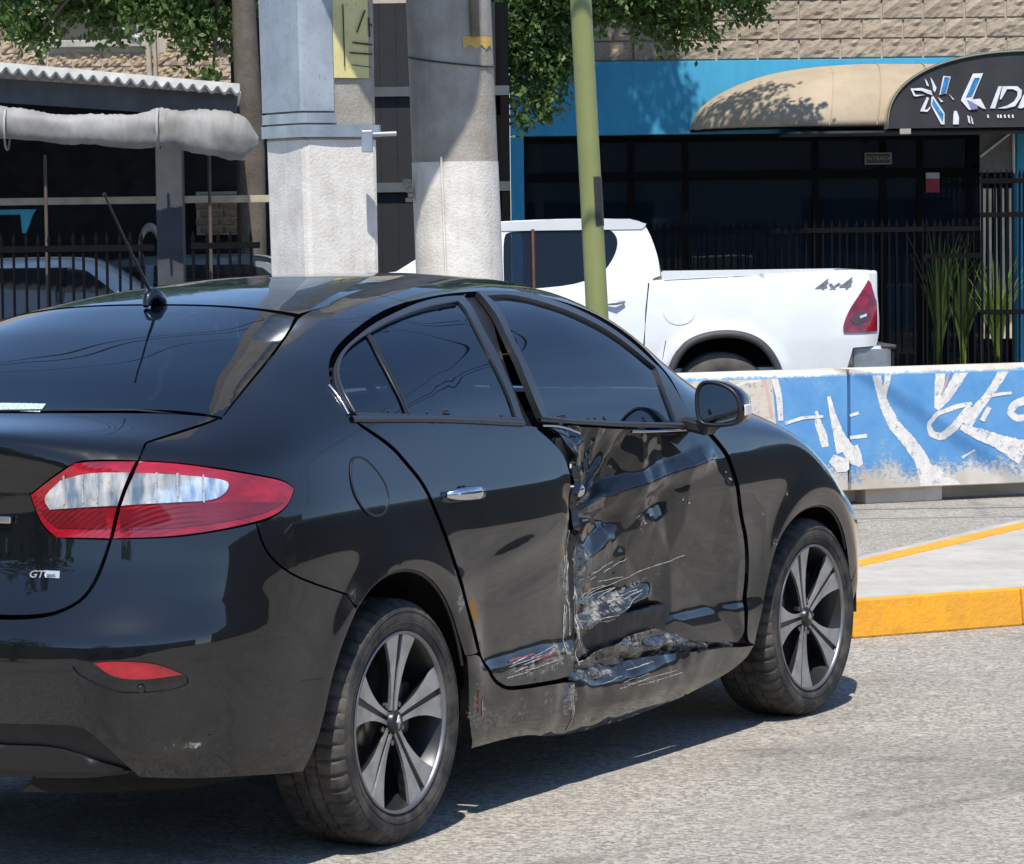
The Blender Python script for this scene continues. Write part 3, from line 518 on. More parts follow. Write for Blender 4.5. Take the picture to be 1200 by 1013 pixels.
for k in range(5): M.box((q.x+random.uniform(-.015,.015)+i2.x,P2(q.z).y-.05+i2.y,q.z-.05+k*.022),(.03,.04,.02),rz=random.random())
M.build('wire_knot',CONC,PR,.003)
# tank added out of view to cast the shadow on the round pole
tr_=empty('added_transformer',(-.59,15.6,4.38)); M=MB(); M.lathe([(.0,0),(.36,.0),(.40,.05),(.40,.95),(.36,1.0),(.0,1.02)],36,'Z'); M.build('tank',GALV,tr_); M=MB(); M.box((0.02,.62,.5),(.10,.85,.12)).box((.02,.62,.85),(.10,.85,.12)); M.build('bracket',GALV,tr_)
for k in range(3): M=MB(); M.lathe([(.03,1.0),(.05,1.05),(.03,1.1),(.05,1.15),(.02,1.25)],12,'Z',(-.2+k*.2,0,0)); M.build('insulator',simple('porcelain',(.3,.12,.06),.3) if 'porcelain' not in MATS else MATS['porcelain'],tr_)
tag(tr_,'grey cylindrical tank added unseen above the frame to shade the round utility pole','added_transformer')
# overhead cables (seen mirrored in the rear window and bonnet)
CAB=simple('cable_black',(.012,.012,.012),.7)
for k,(y,z,r) in enumerate([(16.5,5.7,.014),(16.9,6.1,.018),(17.2,6.9,.012)]):
    o=MB().tube([(x,y+.012*x,z-.5+.5*((x+.6)/22)**2*1.4) for x in np.linspace(-26,26,40)],r,6).build('overhead_cable',CAB); tag(o,['lowest black overhead cable above the utility poles','thick black overhead cable, second from the bottom','topmost thin overhead cable above the utility poles'][k],'cable','overhead cables')
# green pole
YG=18.6
a=at(680.5,0,YG); b=at(700,370,YG); ax_=(a-b); Pg=lambda z:b+ax_*((z-b.z)/ax_.z)
GREEN=concrete('olive_green_paint',(.245,.27,.10),(.20,.225,.08),2,.06,True,(.13,.13,.07)); GREEN.node_tree.nodes['Principled BSDF'].inputs['Roughness'].default_value=.5
o=empty('green_pole',(Pg(0).x,Pg(0).y,0)); ig=-Vector(o.location)
M=MB(); M.tube([Pg(z)+ig for z in (0,1,2,3,4,5.5)],[.062,.058,.0565,.055,.052,.048],24); M.build('pole_tube',GREEN,o)
M=MB(); q=at(697,236,YG); vs=[]
for i in range(9):
    z=q.z-.125+.25*i/8
    for k in range(6): w=R(-75+k*15); vs.append(Pg(z)+Vector((math.cos(w),math.sin(w),0))*(.060)+ig+Vector((0,0,random.uniform(-.004,.004))))
M.add(vs,[(i*6+k,i*6+k+1,i*6+6+k+1,i*6+6+k) for i in range(8) for k in range(5)]); M.build('torn_sticker',simple('dark_sticker',(.03,.03,.028),.6),o,fix=False)
tag(o,'slim olive green metal post leaning slightly, in front of the white pickup','post')
# ================================================================== BLUE SHOP WITH BLOCK WALL
YB=34.
BLOCKS=[]
def block_mat(name,c,c2):
    m=NT(name); oi=m.n('ObjectInfo').outputs['Random']; n=m.noise(9,7,.7); n2=m.noise(45,5,.7)
    a=m.mix(m.ramp(n,.3,.7),c,c2); a=m.mix(m.math('MULTIPLY',oi,.55),a,tuple(x*.72 for x in c)); a=m.mix(m.math('MULTIPLY',m.ramp(n2,.6,.7),.5),a,(.20,.16,.11)); m.set(Base_Color=a,Roughness=.9); m.bump(n2,.6,.02); return m.m
STONE=block_mat('split_face_block',(.43,.355,.275),(.34,.28,.21)); STONE2=block_mat('rough_tan_stone',(.46,.35,.24),(.36,.27,.18)); MORT=concrete('mortar',(.50,.44,.36),(.42,.36,.29),9)
def block_mesh(w,h,d,seed,mat,amp=.012):
    M=MB(); nx,nz_=9,5; vs=[]
    for j in range(nz_+1):
        for i in range(nx+1):
            u=i/nx;v=j/nz_; e=.25 if i in(0,nx) or j in(0,nz_) else 1
            y=-.010-(.4+.6*e)*(.012+amp*noise.noise(Vector((u*5+seed*7.3,v*2.6,seed)))*1.9+amp*1.1*noise.noise(Vector((u*13+seed*3,v*7,seed+5)))); vs.append((u*w-w/2,y,v*h-h/2))
    fs=[(j*(nx+1)+i,j*(nx+1)+i+1,(j+1)*(nx+1)+i+1,(j+1)*(nx+1)+i) for j in range(nz_) for i in range(nx)]
    M.add(vs,fs); c=[(-w/2,d,-h/2),(w/2,d,-h/2),(w/2,d,h/2),(-w/2,d,h/2)]; n=len(vs); k=nx+1
    M.add([vs[0],vs[nx],vs[-1],vs[-k]]+c,[(0,1,5,4),(1,2,6,5),(2,3,7,6),(3,0,4,7)]); me=M.mesh('block',mat,fix=False); return me
xr_=at(1400,50,YB).x; shop=empty('shop_building',(at(600,400,YB).x,YB,0))
tag(shop,'bright blue shop front with dark glazing under a tan split-face block wall','building')
S=Vector(shop.location); loc=lambda p:Vector(p)-S
def spart(name,M,mat,bev=0,par=None):
    M.v=[tuple(Vector(v)-S) for v in M.v]; return M.build(name,mat,par or shop,bev)
ztop=at(700,73,YB).z; zwin=at(700,159,YB).z
M=MB(); xl=at(597,100,YB).x; M.box(((xl+xr_)/2,YB+.16,(ztop+6.6)/2),(xr_-xl+.0,.28,6.6-ztop)); spart('wall',M,MORT)
bms=[block_mesh(.372,.167,.03,s,STONE) for s in range(6)]
zr=ztop+.01; row=0
while zr<4.4:
    x=xl+.0-(.19 if row%2 else 0)
    while x<at(1215,50,YB).x:
        w=x+.195
        if w-.19>=xl-.01:
            o=bpy.data.objects.new('block',random.choice(bms)); col.objects.link(o); o.parent=shop; o.location=loc((w,YB+.012,zr+.09)); 
        x+=.39
    zr+=.182; row+=1
BLUE=concrete('bright_blue_paint',(.055,.36,.58),(.05,.32,.54),3,.12,True,(.05,.26,.42))
M=MB(); M.box(((xl+xr_)/2,YB+.06,(ztop+zwin)/2),(xr_-xl,.2,ztop-zwin-.004)); spart('fascia',M,BLUE,.005)
xc1=at(614,200,YB).x; M=MB(); M.box(((xl+xc1)/2,YB+.06,zwin/2-.002),(xc1-xl,.2,zwin-.004)); spart('blue_pier',M,BLUE,.005)
xp=at(1191,250,YB).x; M=MB(); M.box((xp+.45,YB+.06,zwin/2-.002),(.9,.2,zwin-.004)); spart('blue_pier',M,BLUE,.005)
DARKF=simple('dark_frame',(.005,.005,.006),.75,Specular_IOR_Level=.12); SHOPG=glass_mat('shop_glass',(.4,.43,.46),1.45,.01,(.030,.055,.080)); DARKW=simple('dark_wall',(.035,.045,.055),.9,var=.3,scale=2)  # blue diffuse in SHOPG paints the glare on the panes
# recessed storefront
xs=[614,742,806,960,1040,1084,1142,1190]
X=[at(a,250,YB).x for a in xs]
for a in X:
    M=MB(); M.box((a,YB+.42,1.25),(.06,.08,2.5)); spart('mullion',M,DARKF,.004)
for i in range(len(X)-1):
    M=MB(); M.box(((X[i]+X[i+1])/2,YB+.42,1.27),(X[i+1]-X[i]-.064,.012,2.36)); spart('pane',M,SHOPG)
for z in (.06,at(1100,202,YB).z,zwin-.02):
    M=MB(); M.box(((X[0]+X[-1])/2,YB+.41,z),(X[-1]-X[0]-.001,.06,.09)); spart('transom',M,DARKF,.004)
M=MB(); M.box(((X[0]+X[-1])/2,YB+2.6,1.3),(X[-1]-X[0],.1,2.7)).box(((X[0]+X[-1])/2,YB+1.5,2.66),(X[-1]-X[0]+.2,2.2,.05)).box((X[0]-.05,YB+1.5,1.3),(.08,2.2,2.6)).box((X[-1]+.05,YB+1.5,1.3),(.08,2.2,2.6)).box(((X[0]+X[-1])/2,YB+1.5,.02),(X[-1]-X[0],2.2,.03)); spart('inner_room',M,DARKW)
# things seen in the shop window
M=MB(); p=at(1093,214,YB+.36); M.box(p,(.13,.004,.19)); o=M.build('poster',simple('poster_red',(.34,.03,.05),.6)); tag(o,'small red and white poster inside the glass door under the awning','poster')
M=MB(); M.box((p.x-.0,p.y-.004,p.z+.065),(.13,.004,.055)); c=M.build('poster_band',simple('poster_white',(.5,.5,.52),.6),o)
# sign plate under the awning
p=at(1029,186,YB+.33); o=empty('entrance_sign',p); M=MB(); M.box((0,0,0),(.27,.012,.115)); M.build('sign_plate',simple('sign_dark',(.05,.05,.045),.5),o)
SG=simple('sign_pale',(.34,.33,.26),.5); M=MB(); M.box((0,-.008,.05),(.25,.006,.008)).box((0,-.008,-.05),(.25,.006,.008)).box((-.121,-.008,0),(.008,.006,.092)).box((.121,-.008,0),(.008,.006,.092)); M.build('sign_border',SG,o)
t_=bpy.data.curves.new('lettering','FONT'); t_.body='ENTRADA'; t_.size=.056; t_.extrude=.002; t_.align_x='CENTER'; t_.align_y='CENTER'; c=bpy.data.objects.new('x',t_); col.objects.link(c); bpy.context.view_layer.update(); me=bpy.data.meshes.new_from_object(c); bpy.data.objects.remove(c); me.materials.append(SG); c=bpy.data.objects.new('lettering',me); col.objects.link(c); c.parent=o; c.location=(0,-.009,0); c.rotation_euler=(R(90),0,0)
tag(o,'small bordered sign plate hanging in the dark doorway left of the logo awning','sign')
# awnings
TAN=NT('tan_canvas'); n=TAN.noise(2.2,6,.6,stretch=(1,1,.6)); TAN.set(Base_Color=TAN.mix(TAN.ramp(n,.35,.7),(.42,.34,.24),(.32,.26,.18)),Roughness=.9); TAN.bump(TAN.noise(7,4,stretch=(3,1,.6)),.4,.03); TAN=TAN.m
def awn(xa,xb,zb,h,depth,rnd,name,mat,lab):
    o=empty(name,((xa+xb)/2,YB-.04,zb)); M=MB(); nx,na=60,16; vs=[]
    for i in range(nx+1):
        x=xa+(xb-xa)*i/nx; s=math.sqrt(max(0.0004,1-max(0,(xa+rnd-x)/rnd)**2))
        for k in range(na+1):
            t=math.pi/2*k/na; sag=.018*math.sin(i/nx*math.pi*6)*math.sin(2*t)
            vs.append((x-o.location.x,-depth*s*math.cos(t)+0,h*s*math.sin(t)-sag))
    M.add(vs,[(i*(na+1)+k,(i+1)*(na+1)+k,(i+1)*(na+1)+k+1,i*(na+1)+k+1) for i in range(nx) for k in range(na)],True); c=M.build('canvas',mat,o); so=c.modifiers.new('t','SOLIDIFY'); so.thickness=.01
    for xs_ in np.linspace(xa+.35,xb-.05,7):
        s=math.sqrt(max(0.0004,1-max(0,(xa+rnd-xs_)/rnd)**2)); i_=(xs_-xa)/(xb-xa); sm=MB(); sm.tube([(xs_-o.location.x+.10*math.sin(q),-depth*s*math.cos(q)-.004,h*s*math.sin(q)-.018*math.sin(i_*math.pi*6)*math.sin(2*q)+.006) for q in np.linspace(0,math.pi/2-.02,14)],.006,5); sm.build('canvas_seam',mat,o)
    fr=MB(); fr.tube([(x-o.location.x,-depth*math.sqrt(max(0.0004,1-max(0,(xa+rnd-x)/rnd)**2))+.01,-.006) for x in np.linspace(xa+.01,xb,30)],.014,6); fr.build('awning_rail',DARKF,o); tag(o,lab,'awning'); return o
zb=at(900,149,YB-1.1).z
awn(at(808,150,YB).x,at(1180,150,YB).x,zb,.60,1.15,1.55,'awning',TAN,'curved tan canvas awning streaked with leaf shadows, over the dark shop windows')
# black logo awning end
yb_=YB-1.45; cz=at(1120,150,yb_).z; c0=at(1041,150,yb_).x; cr=at(1215,60,yb_); rw=cr.x-c0; rh=cr.z-cz
BLK=simple('black_canvas',(.026,.027,.03),.75,var=.2,scale=3)
o=empty('awning',(cr.x,yb_,cz)); M=MB(); pr=[(-rw*abs(math.cos(a))**.85*(1 if math.cos(a)>0 else -1),rh*math.sin(a)**.8) for a in np.linspace(0.0001,math.pi-.0001,40)]
M.prism([(a,b) for a,b in pr],0,.02); M.build('end_panel',BLK,o)
M=MB(); vs=[(a*1.008,y,b*1.012) for y in (-.02,1.4) for a,b in pr]; n=len(pr); M.add(vs,[(i,i+1,n+i+1,n+i) for i in range(n-1)],True); c=M.build('canvas',TAN,o); so=c.modifiers.new('t','SOLIDIFY'); so.thickness=.01
M=MB(); M.tube([(a*1.005,-.008,b*1.01) for a,b in pr],.013,6); M.build('edge_piping',simple('dark_green_piping',(.05,.10,.075),.6),o)
M=MB(); q=at(1061,153,yb_); M.box((q.x-cr.x,.02,q.z-cz-.01),(.10,.05,.05)); M.build('bracket',CONC,o,.005)
tag(o,'black arched awning end with white and blue star logo and slanted lettering','awning')
WH=simple('logo_white',(.72,.72,.74),.6); LB=simple('logo_blue',(.03,.23,.52),.6,var=.3,scale=20); LV=simple('logo_violet',(.25,.22,.45),.6)
lg=lambda L:[(at(1040+a/7.5,50+b/7.5,yb_).x-cr.x,at(1040+a/7.5,50+b/7.5,yb_).z-cz) for a,b in L]
def logo(L,mat,lift=.0): M=MB(); M.prism(lg(L),-.012-lift,-.004-lift); M.build('logo_shape',mat,o)
logo([(490,295),(555,300),(515,450),(455,460)],WH); logo([(500,305),(545,307),(508,445),(465,450)],LB,.006)
logo([(385,480),(400,470),(500,620),(500,720),(470,720),(380,550)],WH); logo([(400,495),(490,630),(485,690),(392,540)],LB,.006)
logo([(200,405),(300,400),(385,425),(395,465),(350,450),(300,425),(225,420),(245,460),(330,460),(250,475),(230,470)],WH)
logo([(325,315),(345,340),(365,385),(345,380)],WH); logo([(375,305),(400,340),(430,400),(415,440),(400,420),(395,380)],WH)
logo([(285,605),(345,480),(365,490),(325,590),(350,590),(375,560),(375,580),(350,610)],WH)
logo([(440,480),(490,520),(470,525)],WH); logo([(535,450),(585,500),(575,505)],WH)
logo([(750,275),(840,270),(745,500),(815,495),(865,585),(835,580),(735,520),(770,575),(770,590),(715,592),(645,510),(655,480)],WH); logo([(765,310),(810,310),(740,470),(690,480)],LB,.006); logo([(700,505),(740,520),(790,560),(790,585),(735,585)],LV,.006)
logo([(975,385),(1005,385),(945,580),(900,580)],WH)
logo([(1010,385),(1140,385),(1180,420),(1175,480),(1120,560),(1040,580),(965,580),(1050,555),(1110,520),(1140,470),(1140,430),(1100,410),(1050,410),(1000,500),(985,500)],WH)
logo([(1190,470),(1215,430),(1215,560),(1175,580),(1145,575)],WH)
logo([(585,600),(610,605),(628,660),(625,720),(575,720),(578,640)],WH); logo([(700,640),(720,650),(728,715),(710,700)],WH); logo([(728,640),(745,670),(755,718),(742,715)],WH)
for a in (872,960,985,1020,1055,1090): logo([(a,640),(a+14,632),(a+20,662),(a+8,665)],WH)
# light structure behind the awnings: roof over the doorway
M=MB(); M.box((at(1000,150,YB).x+.6,YB-.55,cz-.02),(2.6,1.3,.02)); o=M.build('awning_soffit',DARKW); tag(o,'dark flat soffit under the curved awnings over the doorway','soffit')
# iron fence in front of the shop
IRON=simple('black_iron',(.0045,.0045,.005),.8,Specular_IOR_Level=.12)
def fence(xa,xb,Y,z0,z1,step,rails,name,lab,r=.009,grp='iron fences',spear=True):
    o=empty(name,((xa+xb)/2,Y,0)); n=int((xb-xa)/step); M0=MB(); M0.tube([(0,0,z0),(0,0,z1-.06)],r,6); 
    if spear: M0.add([(-.016,0,z1-.07),(0,-.016,z1-.07),(.016,0,z1-.07),(0,.016,z1-.07),(0,0,z1)],[(0,1,4),(1,2,4),(2,3,4),(3,0,4),(3,2,1,0)])
    me=M0.mesh('bar',IRON)
    for i in range(n+1):
        b=bpy.data.objects.new('bar',me); col.objects.link(b); b.parent=o; b.location=(xa+i*step-(xa+xb)/2,0,random.uniform(-.006,.006)); b.rotation_euler=(0,R(random.uniform(-.4,.4)),0)
    for z in rails:
        M=MB(); M.box((0,0,z),(xb-xa+.04,.03,.045)); M.build('rail',IRON,o)
    tag(o,lab,'fence',grp); return o
zf=at(900,258,32.5).z
fence(at(614,300,32.5).x,at(1082,300,32.5).x,32.5,.05,zf,.075,[zf-.10,.22],'iron_fence','long black iron fence between the white pickup and the dark shop windows')
fence(at(1086,300,32.5).x,at(1146,300,32.5).x,32.5,.02,zf,.062,[zf-.1,at(1100,300,32.5).z,.18],'iron_gate','narrow black iron gate before the doorway with the plants',grp='iron fences')
zt=at(1160,198,32.4).z
fence(at(1151,300,32.4).x,at(1290,300,32.4).x,32.4,.05,zt,.055,[zt-.11,at(1160,252,32.4).z,at(1160,366,32.4).z],'iron_fence','taller spear-topped iron fence at the right edge below the logo awning',.011)
M=MB(); xa=at(600,420,32.5).x; M.box((xa+4,32.62,.14),(8.6,.18,.28)); o=M.build('low_wall',concrete('grey_render',(.33,.31,.28),(.25,.23,.21))); tag(o,'low grey rendered plinth running behind the foot of the iron fence','wall')
# ------------------------------------------------------------------ plants by the door
def leaf_mat(name,c,c2,tr=.35):
    m=NT(name); n=m.noise(3,3); g=m.n('ObjectInfo').outputs['Random']; pn=m.n('NewGeometry').outputs['Random Per Island']
    m.set(Base_Color=m.mix(pn,c,c2),Roughness=.5,Specular_IOR_Level=.4); t=m.n('BsdfTranslucent'); m.put(t.inputs[0],m.mix(pn,tuple(x*1.6 for x in c),tuple(x*1.6 for x in c2))); a=m.n('MixShader'); a.inputs[0].default_value=tr; m.t.links.new(m.b.outputs[0],a.inputs[1]); m.t.links.new(t.outputs[0],a.inputs[2]); m.t.links.new(a.outputs[0],m.out.inputs[0]); return m.m
LEAF=leaf_mat('foliage_green',(.040,.085,.018),(.12,.19,.05)); LEAF2=leaf_mat('plant_green',(.09,.16,.03),(.28,.38,.08))
BARK=concrete('bark',(.13,.105,.08),(.075,.06,.045),6,.8,True)
def blades(px,Y,z0,h,n,lab,seed):
    rnd=random.Random(seed); p=at(px,300,Y); o=empty('potted_plant',(p.x,Y,z0)); 
    M=MB(); M.lathe([(.0,.0),(.09,.0),(.12,.2),(.13,.2),(.12,.23),(.0,.22)],16,'Z'); M.build('pot',simple('terracotta',(.22,.10,.06),.8) if 'terracotta' not in MATS else MATS['terracotta'],o)
    M=MB()
    for i in range(n):
        a=rnd.uniform(0,6.28); L=h*rnd.uniform(.5,1); lean=rnd.uniform(.05,.35); w=rnd.uniform(.012,.028); pts=[]
        for k in range(6):
            t=k/5; r=lean*t*t*L; pts.append((math.cos(a)*r,math.sin(a)*r,.2+L*t-lean*.4*t*t*L))
        vs=[]
        for k,q in enumerate(pts):
            ww=w*(1-(k/5)**2)+.002; vs+=[(q[0]-math.sin(a)*ww,q[1]+math.cos(a)*ww,q[2]),(q[0]+math.sin(a)*ww,q[1]-math.cos(a)*ww,q[2])]
        M.add(vs,[(2*k,2*k+1,2*k+3,2*k+2) for k in range(5)])
    M.build('leaves',LEAF2,o,fix=False); tag(o,lab,'plant','plants in the shop doorway'); return o
blades(1100,33.9,.0,1.5,46,'tall narrow-leaved plant in the doorway, left of the two plants',1)
blades(1128,33.7,.0,1.35,46,'narrow-leaved plant in the doorway, beside the right door post',2)
blades(1168,33.2,.0,1.2,60,'bushy bright green plant behind the tall spear-topped fence',3)
M=MB(); p=at(1168,300,33.6)
for k in range(5): M.tube([(p.x-.13+k*.065,33.6,0.5),(p.x-.13+k*.065+random.uniform(-.02,.02),33.6,1.9)],.016,6)
o=M.build('bamboo_canes',simple('pale_cane',(.62,.56,.42),.7)); tag(o,'pale upright canes behind the tall fence at the right edge','canes')
p=at(1168,176,33.9); o=empty('window_reflection',p); M=MB(); M.box((0,0,0),(.32,.03,.42)); M.build('reflection_panel',concrete('reflected_block_grey',(.20,.19,.17),(.14,.13,.12),30),o); M=MB(); M.tube([(-.16,-.03,-.06),(.14,-.03,.17)],.013,6); M.tube([(.155,-.03,.2),(.155,-.03,-.22)],.014,6); M.build('white_brace',simple('white_metal',(.6,.6,.6),.5),o); tag(o,'grey panel standing for a block reflection in the window, with a pale diagonal brace above the spear-topped fence','panel')  # the grey panel paints the blockwork reflected in the window
# ================================================================== TREES
def crown(name,centers,n,mat,leaf=.055,seed=0,hang=.4):
    rnd=np.random.RandomState(seed); tot=sum(c[3]**2 for c in centers); V=[];
    for cx,cy,cz,r in centers:
        k=int(n*r*r/tot); 
        # twig clusters
        m=max(4,k//16); d=rnd.normal(size=(m,3)); d/=np.linalg.norm(d,axis=1)[:,None]; rr=r*rnd.uniform(.45,1.05,m)**.6; tw=np.array([cx,cy,cz])+d*rr[:,None]*np.array([1,1,.85])
        for q in tw:
            L=rnd.uniform(.12,.32); dirn=np.array([rnd.normal()*.5,rnd.normal()*.5,-hang-rnd.uniform(0,.6)]); dirn/=np.linalg.norm(dirn)
            for j in range(16):
                t=rnd.uniform(0,1); p=q+dirn*L*t+rnd.normal(size=3)*.035
                a=rnd.normal(size=3)+dirn*1.2; a/=np.linalg.norm(a); b=np.cross(a,rnd.normal(size=3)); b/=np.linalg.norm(b)+1e-9
                s=leaf*rnd.uniform(.6,1.25); V.append([p,p+a*s*.5+b*s*.26,p+a*s,p+a*s*.5-b*s*.26])
    V=np.array(V).reshape(-1,3); F=np.arange(len(V)).reshape(-1,4)
    me=bpy.data.meshes.new(name); me.from_pydata(V.tolist(),[],F.tolist()); me.materials.append(mat); me.update(); o=bpy.data.objects.new(name,me); col.objects.link(o); return o
def tree(trunk,centers,n,lab,seed,leaf=.075,r0=.13):
    o=empty('tree',(trunk[0][0],trunk[0][1],trunk[0][2])); inv=-Vector(o.location)
    M=MB(); pts=[Vector(t)+inv for t in trunk]; M.tube(pts,np.linspace(r0,r0*.6,len(pts)),12); 
    top=pts[-1]
    for k,c in enumerate(centers):
        q=Vector(c[:3])+inv; 
        if k%2==0 or len(centers)<10: M.tube([top-Vector((0,0,.3)),top.lerp(q,.5)+Vector((0,0,.15)),q],[r0*.45,r0*.25,.012],6)
    M.build('trunk',BARK,o)
    rr=random.Random(seed)
    c=crown('crown',[(a+inv.x,b+inv.y,z+inv.z,r) for a,b,z,r in centers],n,LEAF,leaf,seed); c.parent=o; tag(o,lab,'tree','street trees before the block wall'); return o
def cl(L,Y): 
    out=[]
    for px,py,r,dy in L: p=at(px,py,Y+dy); out.append((p.x,p.y,p.z,r*Y/FPX))
    return out
YT=29.5
ta=[tuple(at(296,400,YT)),tuple(at(294,180,YT)),tuple(at(288,60,YT)),tuple(at(283,-60,YT)),tuple(at(275,-190,YT))]; ta[0]=(ta[0][0],ta[0][1],0)
tree(ta,cl([(15,-5,40,0),(45,20,18,.1),(45,40,12,.0),(90,-12,34,.5),(130,5,22,.3),(135,30,10,.1),(175,-5,30,.0),(215,5,26,.2),(240,20,24,.2),(236,50,10,.2),(262,22,14,.3),(292,98,12,.3),(250,80,9,.2),(240,-30,60,.4),(150,-60,70,.2),(60,-80,80,0),(280,-90,80,.5),(180,-160,110,.2),(40,-190,100,0),(300,-200,90,.3),(110,-270,110,.2)],YT),52000,'leafy street tree at the left, trunk beside the square utility pole',3)
tb=[tuple(at(530,400,YT+1.5)),tuple(at(530,150,YT+1.5)),tuple(at(545,0,YT+1.5)),tuple(at(560,-120,YT+1.5)),tuple(at(580,-220,YT+1.5))]; tb[0]=(tb[0][0],tb[0][1],0)
tree(tb,cl([(600,40,30,0),(592,85,22,0),(628,60,30,.1),(640,100,24,.1),(612,118,16,.1),(645,20,40,.2),(600,-10,50,.2),(665,75,16,.1),(690,-25,50,.2),(740,-5,28,.3),(775,10,30,.4),(815,12,26,.4),(800,-35,50,.2),(860,-8,22,.3),(885,-12,20,.4),(870,-50,45,.3),(690,-90,90,0),(780,-110,50,.4),(880,-120,70,.5),(640,-180,100,.3),(740,-220,70,.2),(850,-230,50,.2),(930,-80,30,.4),(930,-170,45,.4),(700,-340,80,.5),(840,-345,75,.2),(600,-300,120,0),(600,20,60,.2),(650,50,34,.1),(620,-20,60,.1),(560,-420,80,.4),(630,-470,80,.6),(700,-520,70,.6),(610,-560,60,.5),(480,-460,90,.3),(745,-450,60,.5),(760,-20,40,.3)],YT+1.5),80000,'leafy tree hanging over the blue fascia, trunk hidden behind the round utility pole',5)
# ================================================================== STONE HOUSE WITH LEAN-TO (left)
YH=36.
hs=empty('stone_house',(at(150,300,YH).x,YH,0)); tag(hs,'tan rough stone house with a framed upper window behind the lean-to','building'); S=Vector(hs.location)
def hpart(name,M,mat,bev=0): M.v=[tuple(Vector(v)-S) for v in M.v]; return M.build(name,mat,hs,bev)
xa,xb=at(-430,60,YH).x,at(596,60,YH).x-.02
w0,w1,wz0,wz1=at(62,50,YH).x,at(168,50,YH).x,at(110,55,YH).z,at(110,-60,YH).z
M=MB(); M.box(((xa+w0)/2,YH+.15,3.3),(w0-xa,.3,6.6)).box(((w1+xb)/2,YH+.15,3.3),(xb-w1,.3,6.6)).box(((w0+w1)/2,YH+.15,wz0/2),(w1-w0,.3,wz0)).box(((w0+w1)/2,YH+.15,(wz1+6.6)/2),(w1-w0,.3,6.6-wz1)); hpart('wall',M,MORT)
sms=[block_mesh(w,.128,.03,s+20,STONE2,.02) for s,w in enumerate((.24,.28,.33,.30))]; sw=(.24,.28,.33,.30)
zr=at(100,112,YH).z; 
while zr<at(100,-10,YH).z:
    x=xa+1.0-random.uniform(0,.2)
    while x<at(306,60,YH).x:
        k=random.randrange(4); cxx=x+sw[k]/2
        if not(w0-.05<cxx+sw[k]/2 and cxx-sw[k]/2<w1+.05 and zr+.14>wz0-.03):
            o=bpy.data.objects.new('stone',sms[k]); col.objects.link(o); o.parent=hs; o.location=Vector((cxx,YH+.01,zr+.07))-S; o.rotation_euler=(0,R(random.uniform(-2,2)),0)
        x+=sw[k]+.015
    zr+=.142
M=MB(); c=((w0+w1)/2,YH,0); 
for bx in (((w0+w1)/2,YH-.02,wz0+.03,(w1-w0)+.10,.10,.07),((w0+w1)/2,YH-.02,wz1,(w1-w0),.10,.07)): M.box(bx[:3],bx[3:])
for x in (w0+.03,w1-.03): M.box((x,YH,(wz0+wz1)/2),(.06,.10,wz1-wz0-.075))
f=hpart('window_frame',M,simple('pale_frame',(.42,.40,.35),.7),.006)
M=MB(); M.box(((w0+w1)/2,YH+.08,(wz0+wz1)/2),(w1-w0,.02,wz1-wz0)); hpart('window_pane',M,simple('dim_pane',(.07,.06,.05),.25))
M=MB(); p=at(100,10,YH-.08);q=at(165,47,YH-.08); M.tube([p,q],.022,8); hpart('window_brace',M,simple('brace_white',(.5,.5,.48),.6))
M=MB(); M.tube([at(172,30,YH-.05),at(176,100,YH-.05)],.03,8); M.tube([at(180,30,YH-.05),at(183,100,YH-.05)],.02,8); hpart('drain_pipe',M,simple('pipe_beige',(.42,.36,.28),.6))
M=MB(); p=at(258,30,YH); M.box((p.x,YH-.04,p.z),(.16,.1,.35)); hpart('wall_box',M,simple('box_beige',(.45,.42,.34),.6),.01)
# dark gates between the poles
Yd=30.5; o=empty('dark_gate',(at(465,300,Yd).x,Yd,0)); M=MB(); x0,x1=at(300,200,Yd).x-.2,at(598,200,Yd).x; 
for k in range(int((x1-x0)/.14)):
    b=MB(); b.box((x0+.07+k*.14-o.location.x,0,1.75),(.138,.02,3.5)); b.build('board',simple('gate_board',(.012,.013,.015),.8) if 'gate_board' not in MATS else MATS['gate_board'],o)
M=MB(); M.box(((x0+x1)/2-o.location.x,.04,1.75),(x1-x0,.02,3.5)); M.build('backing',IRON,o)
for py in (108,220): 
    M=MB(); M.box(((x0+x1)/2-o.location.x,-.04,at(460,py,Yd).z),(x1-x0,.05,.08)); M.build('rail',simple('gate_rail',(.07,.075,.08),.6) if 'gate_rail' not in MATS else MATS['gate_rail'],o)
M=MB(); M.box((x1-.04-o.location.x,-.03,1.7),(.07,.06,3.4)); M.build('gate_post',IRON,o); tag(o,'tall dark boarded gate with grey rails, seen between the two utility poles','gate')
# lean-to
YW=27.
lt=empty('lean_to',(at(150,300,YW).x,YW,0)); tag(lt,'open lean-to shelter with white corrugated roof edge and dark underside','shelter'); S=Vector(lt.location)
def lpart(name,M,mat,bev=0): M.v=[tuple(Vector(v)-S) for v in M.v]; return M.build(name,mat,lt,bev)
a=at(-420,44,YW);b=at(281,107,YW); L=(b-a).length; n=int(L/.092)*8; vs=[]
CORR=simple('corrugated_sheet',(.62,.60,.55),.6,var=.12,scale=5)
for i in range(n+1):
    p=a.lerp(b,i/n); dz=.022*math.sin(i/8*2*math.pi)
    for k in range(3): vs.append((p.x-k*.13,YW+k*1.6,p.z+dz-k*.01))
M=MB(); M.add(vs,[(i*3+k,i*3+3+k,i*3+4+k,i*3+1+k) for i in range(n) for k in range(2)],True); c=lpart('roof_sheet',M,CORR); so=c.modifiers.new('t','SOLIDIFY'); so.thickness=.012
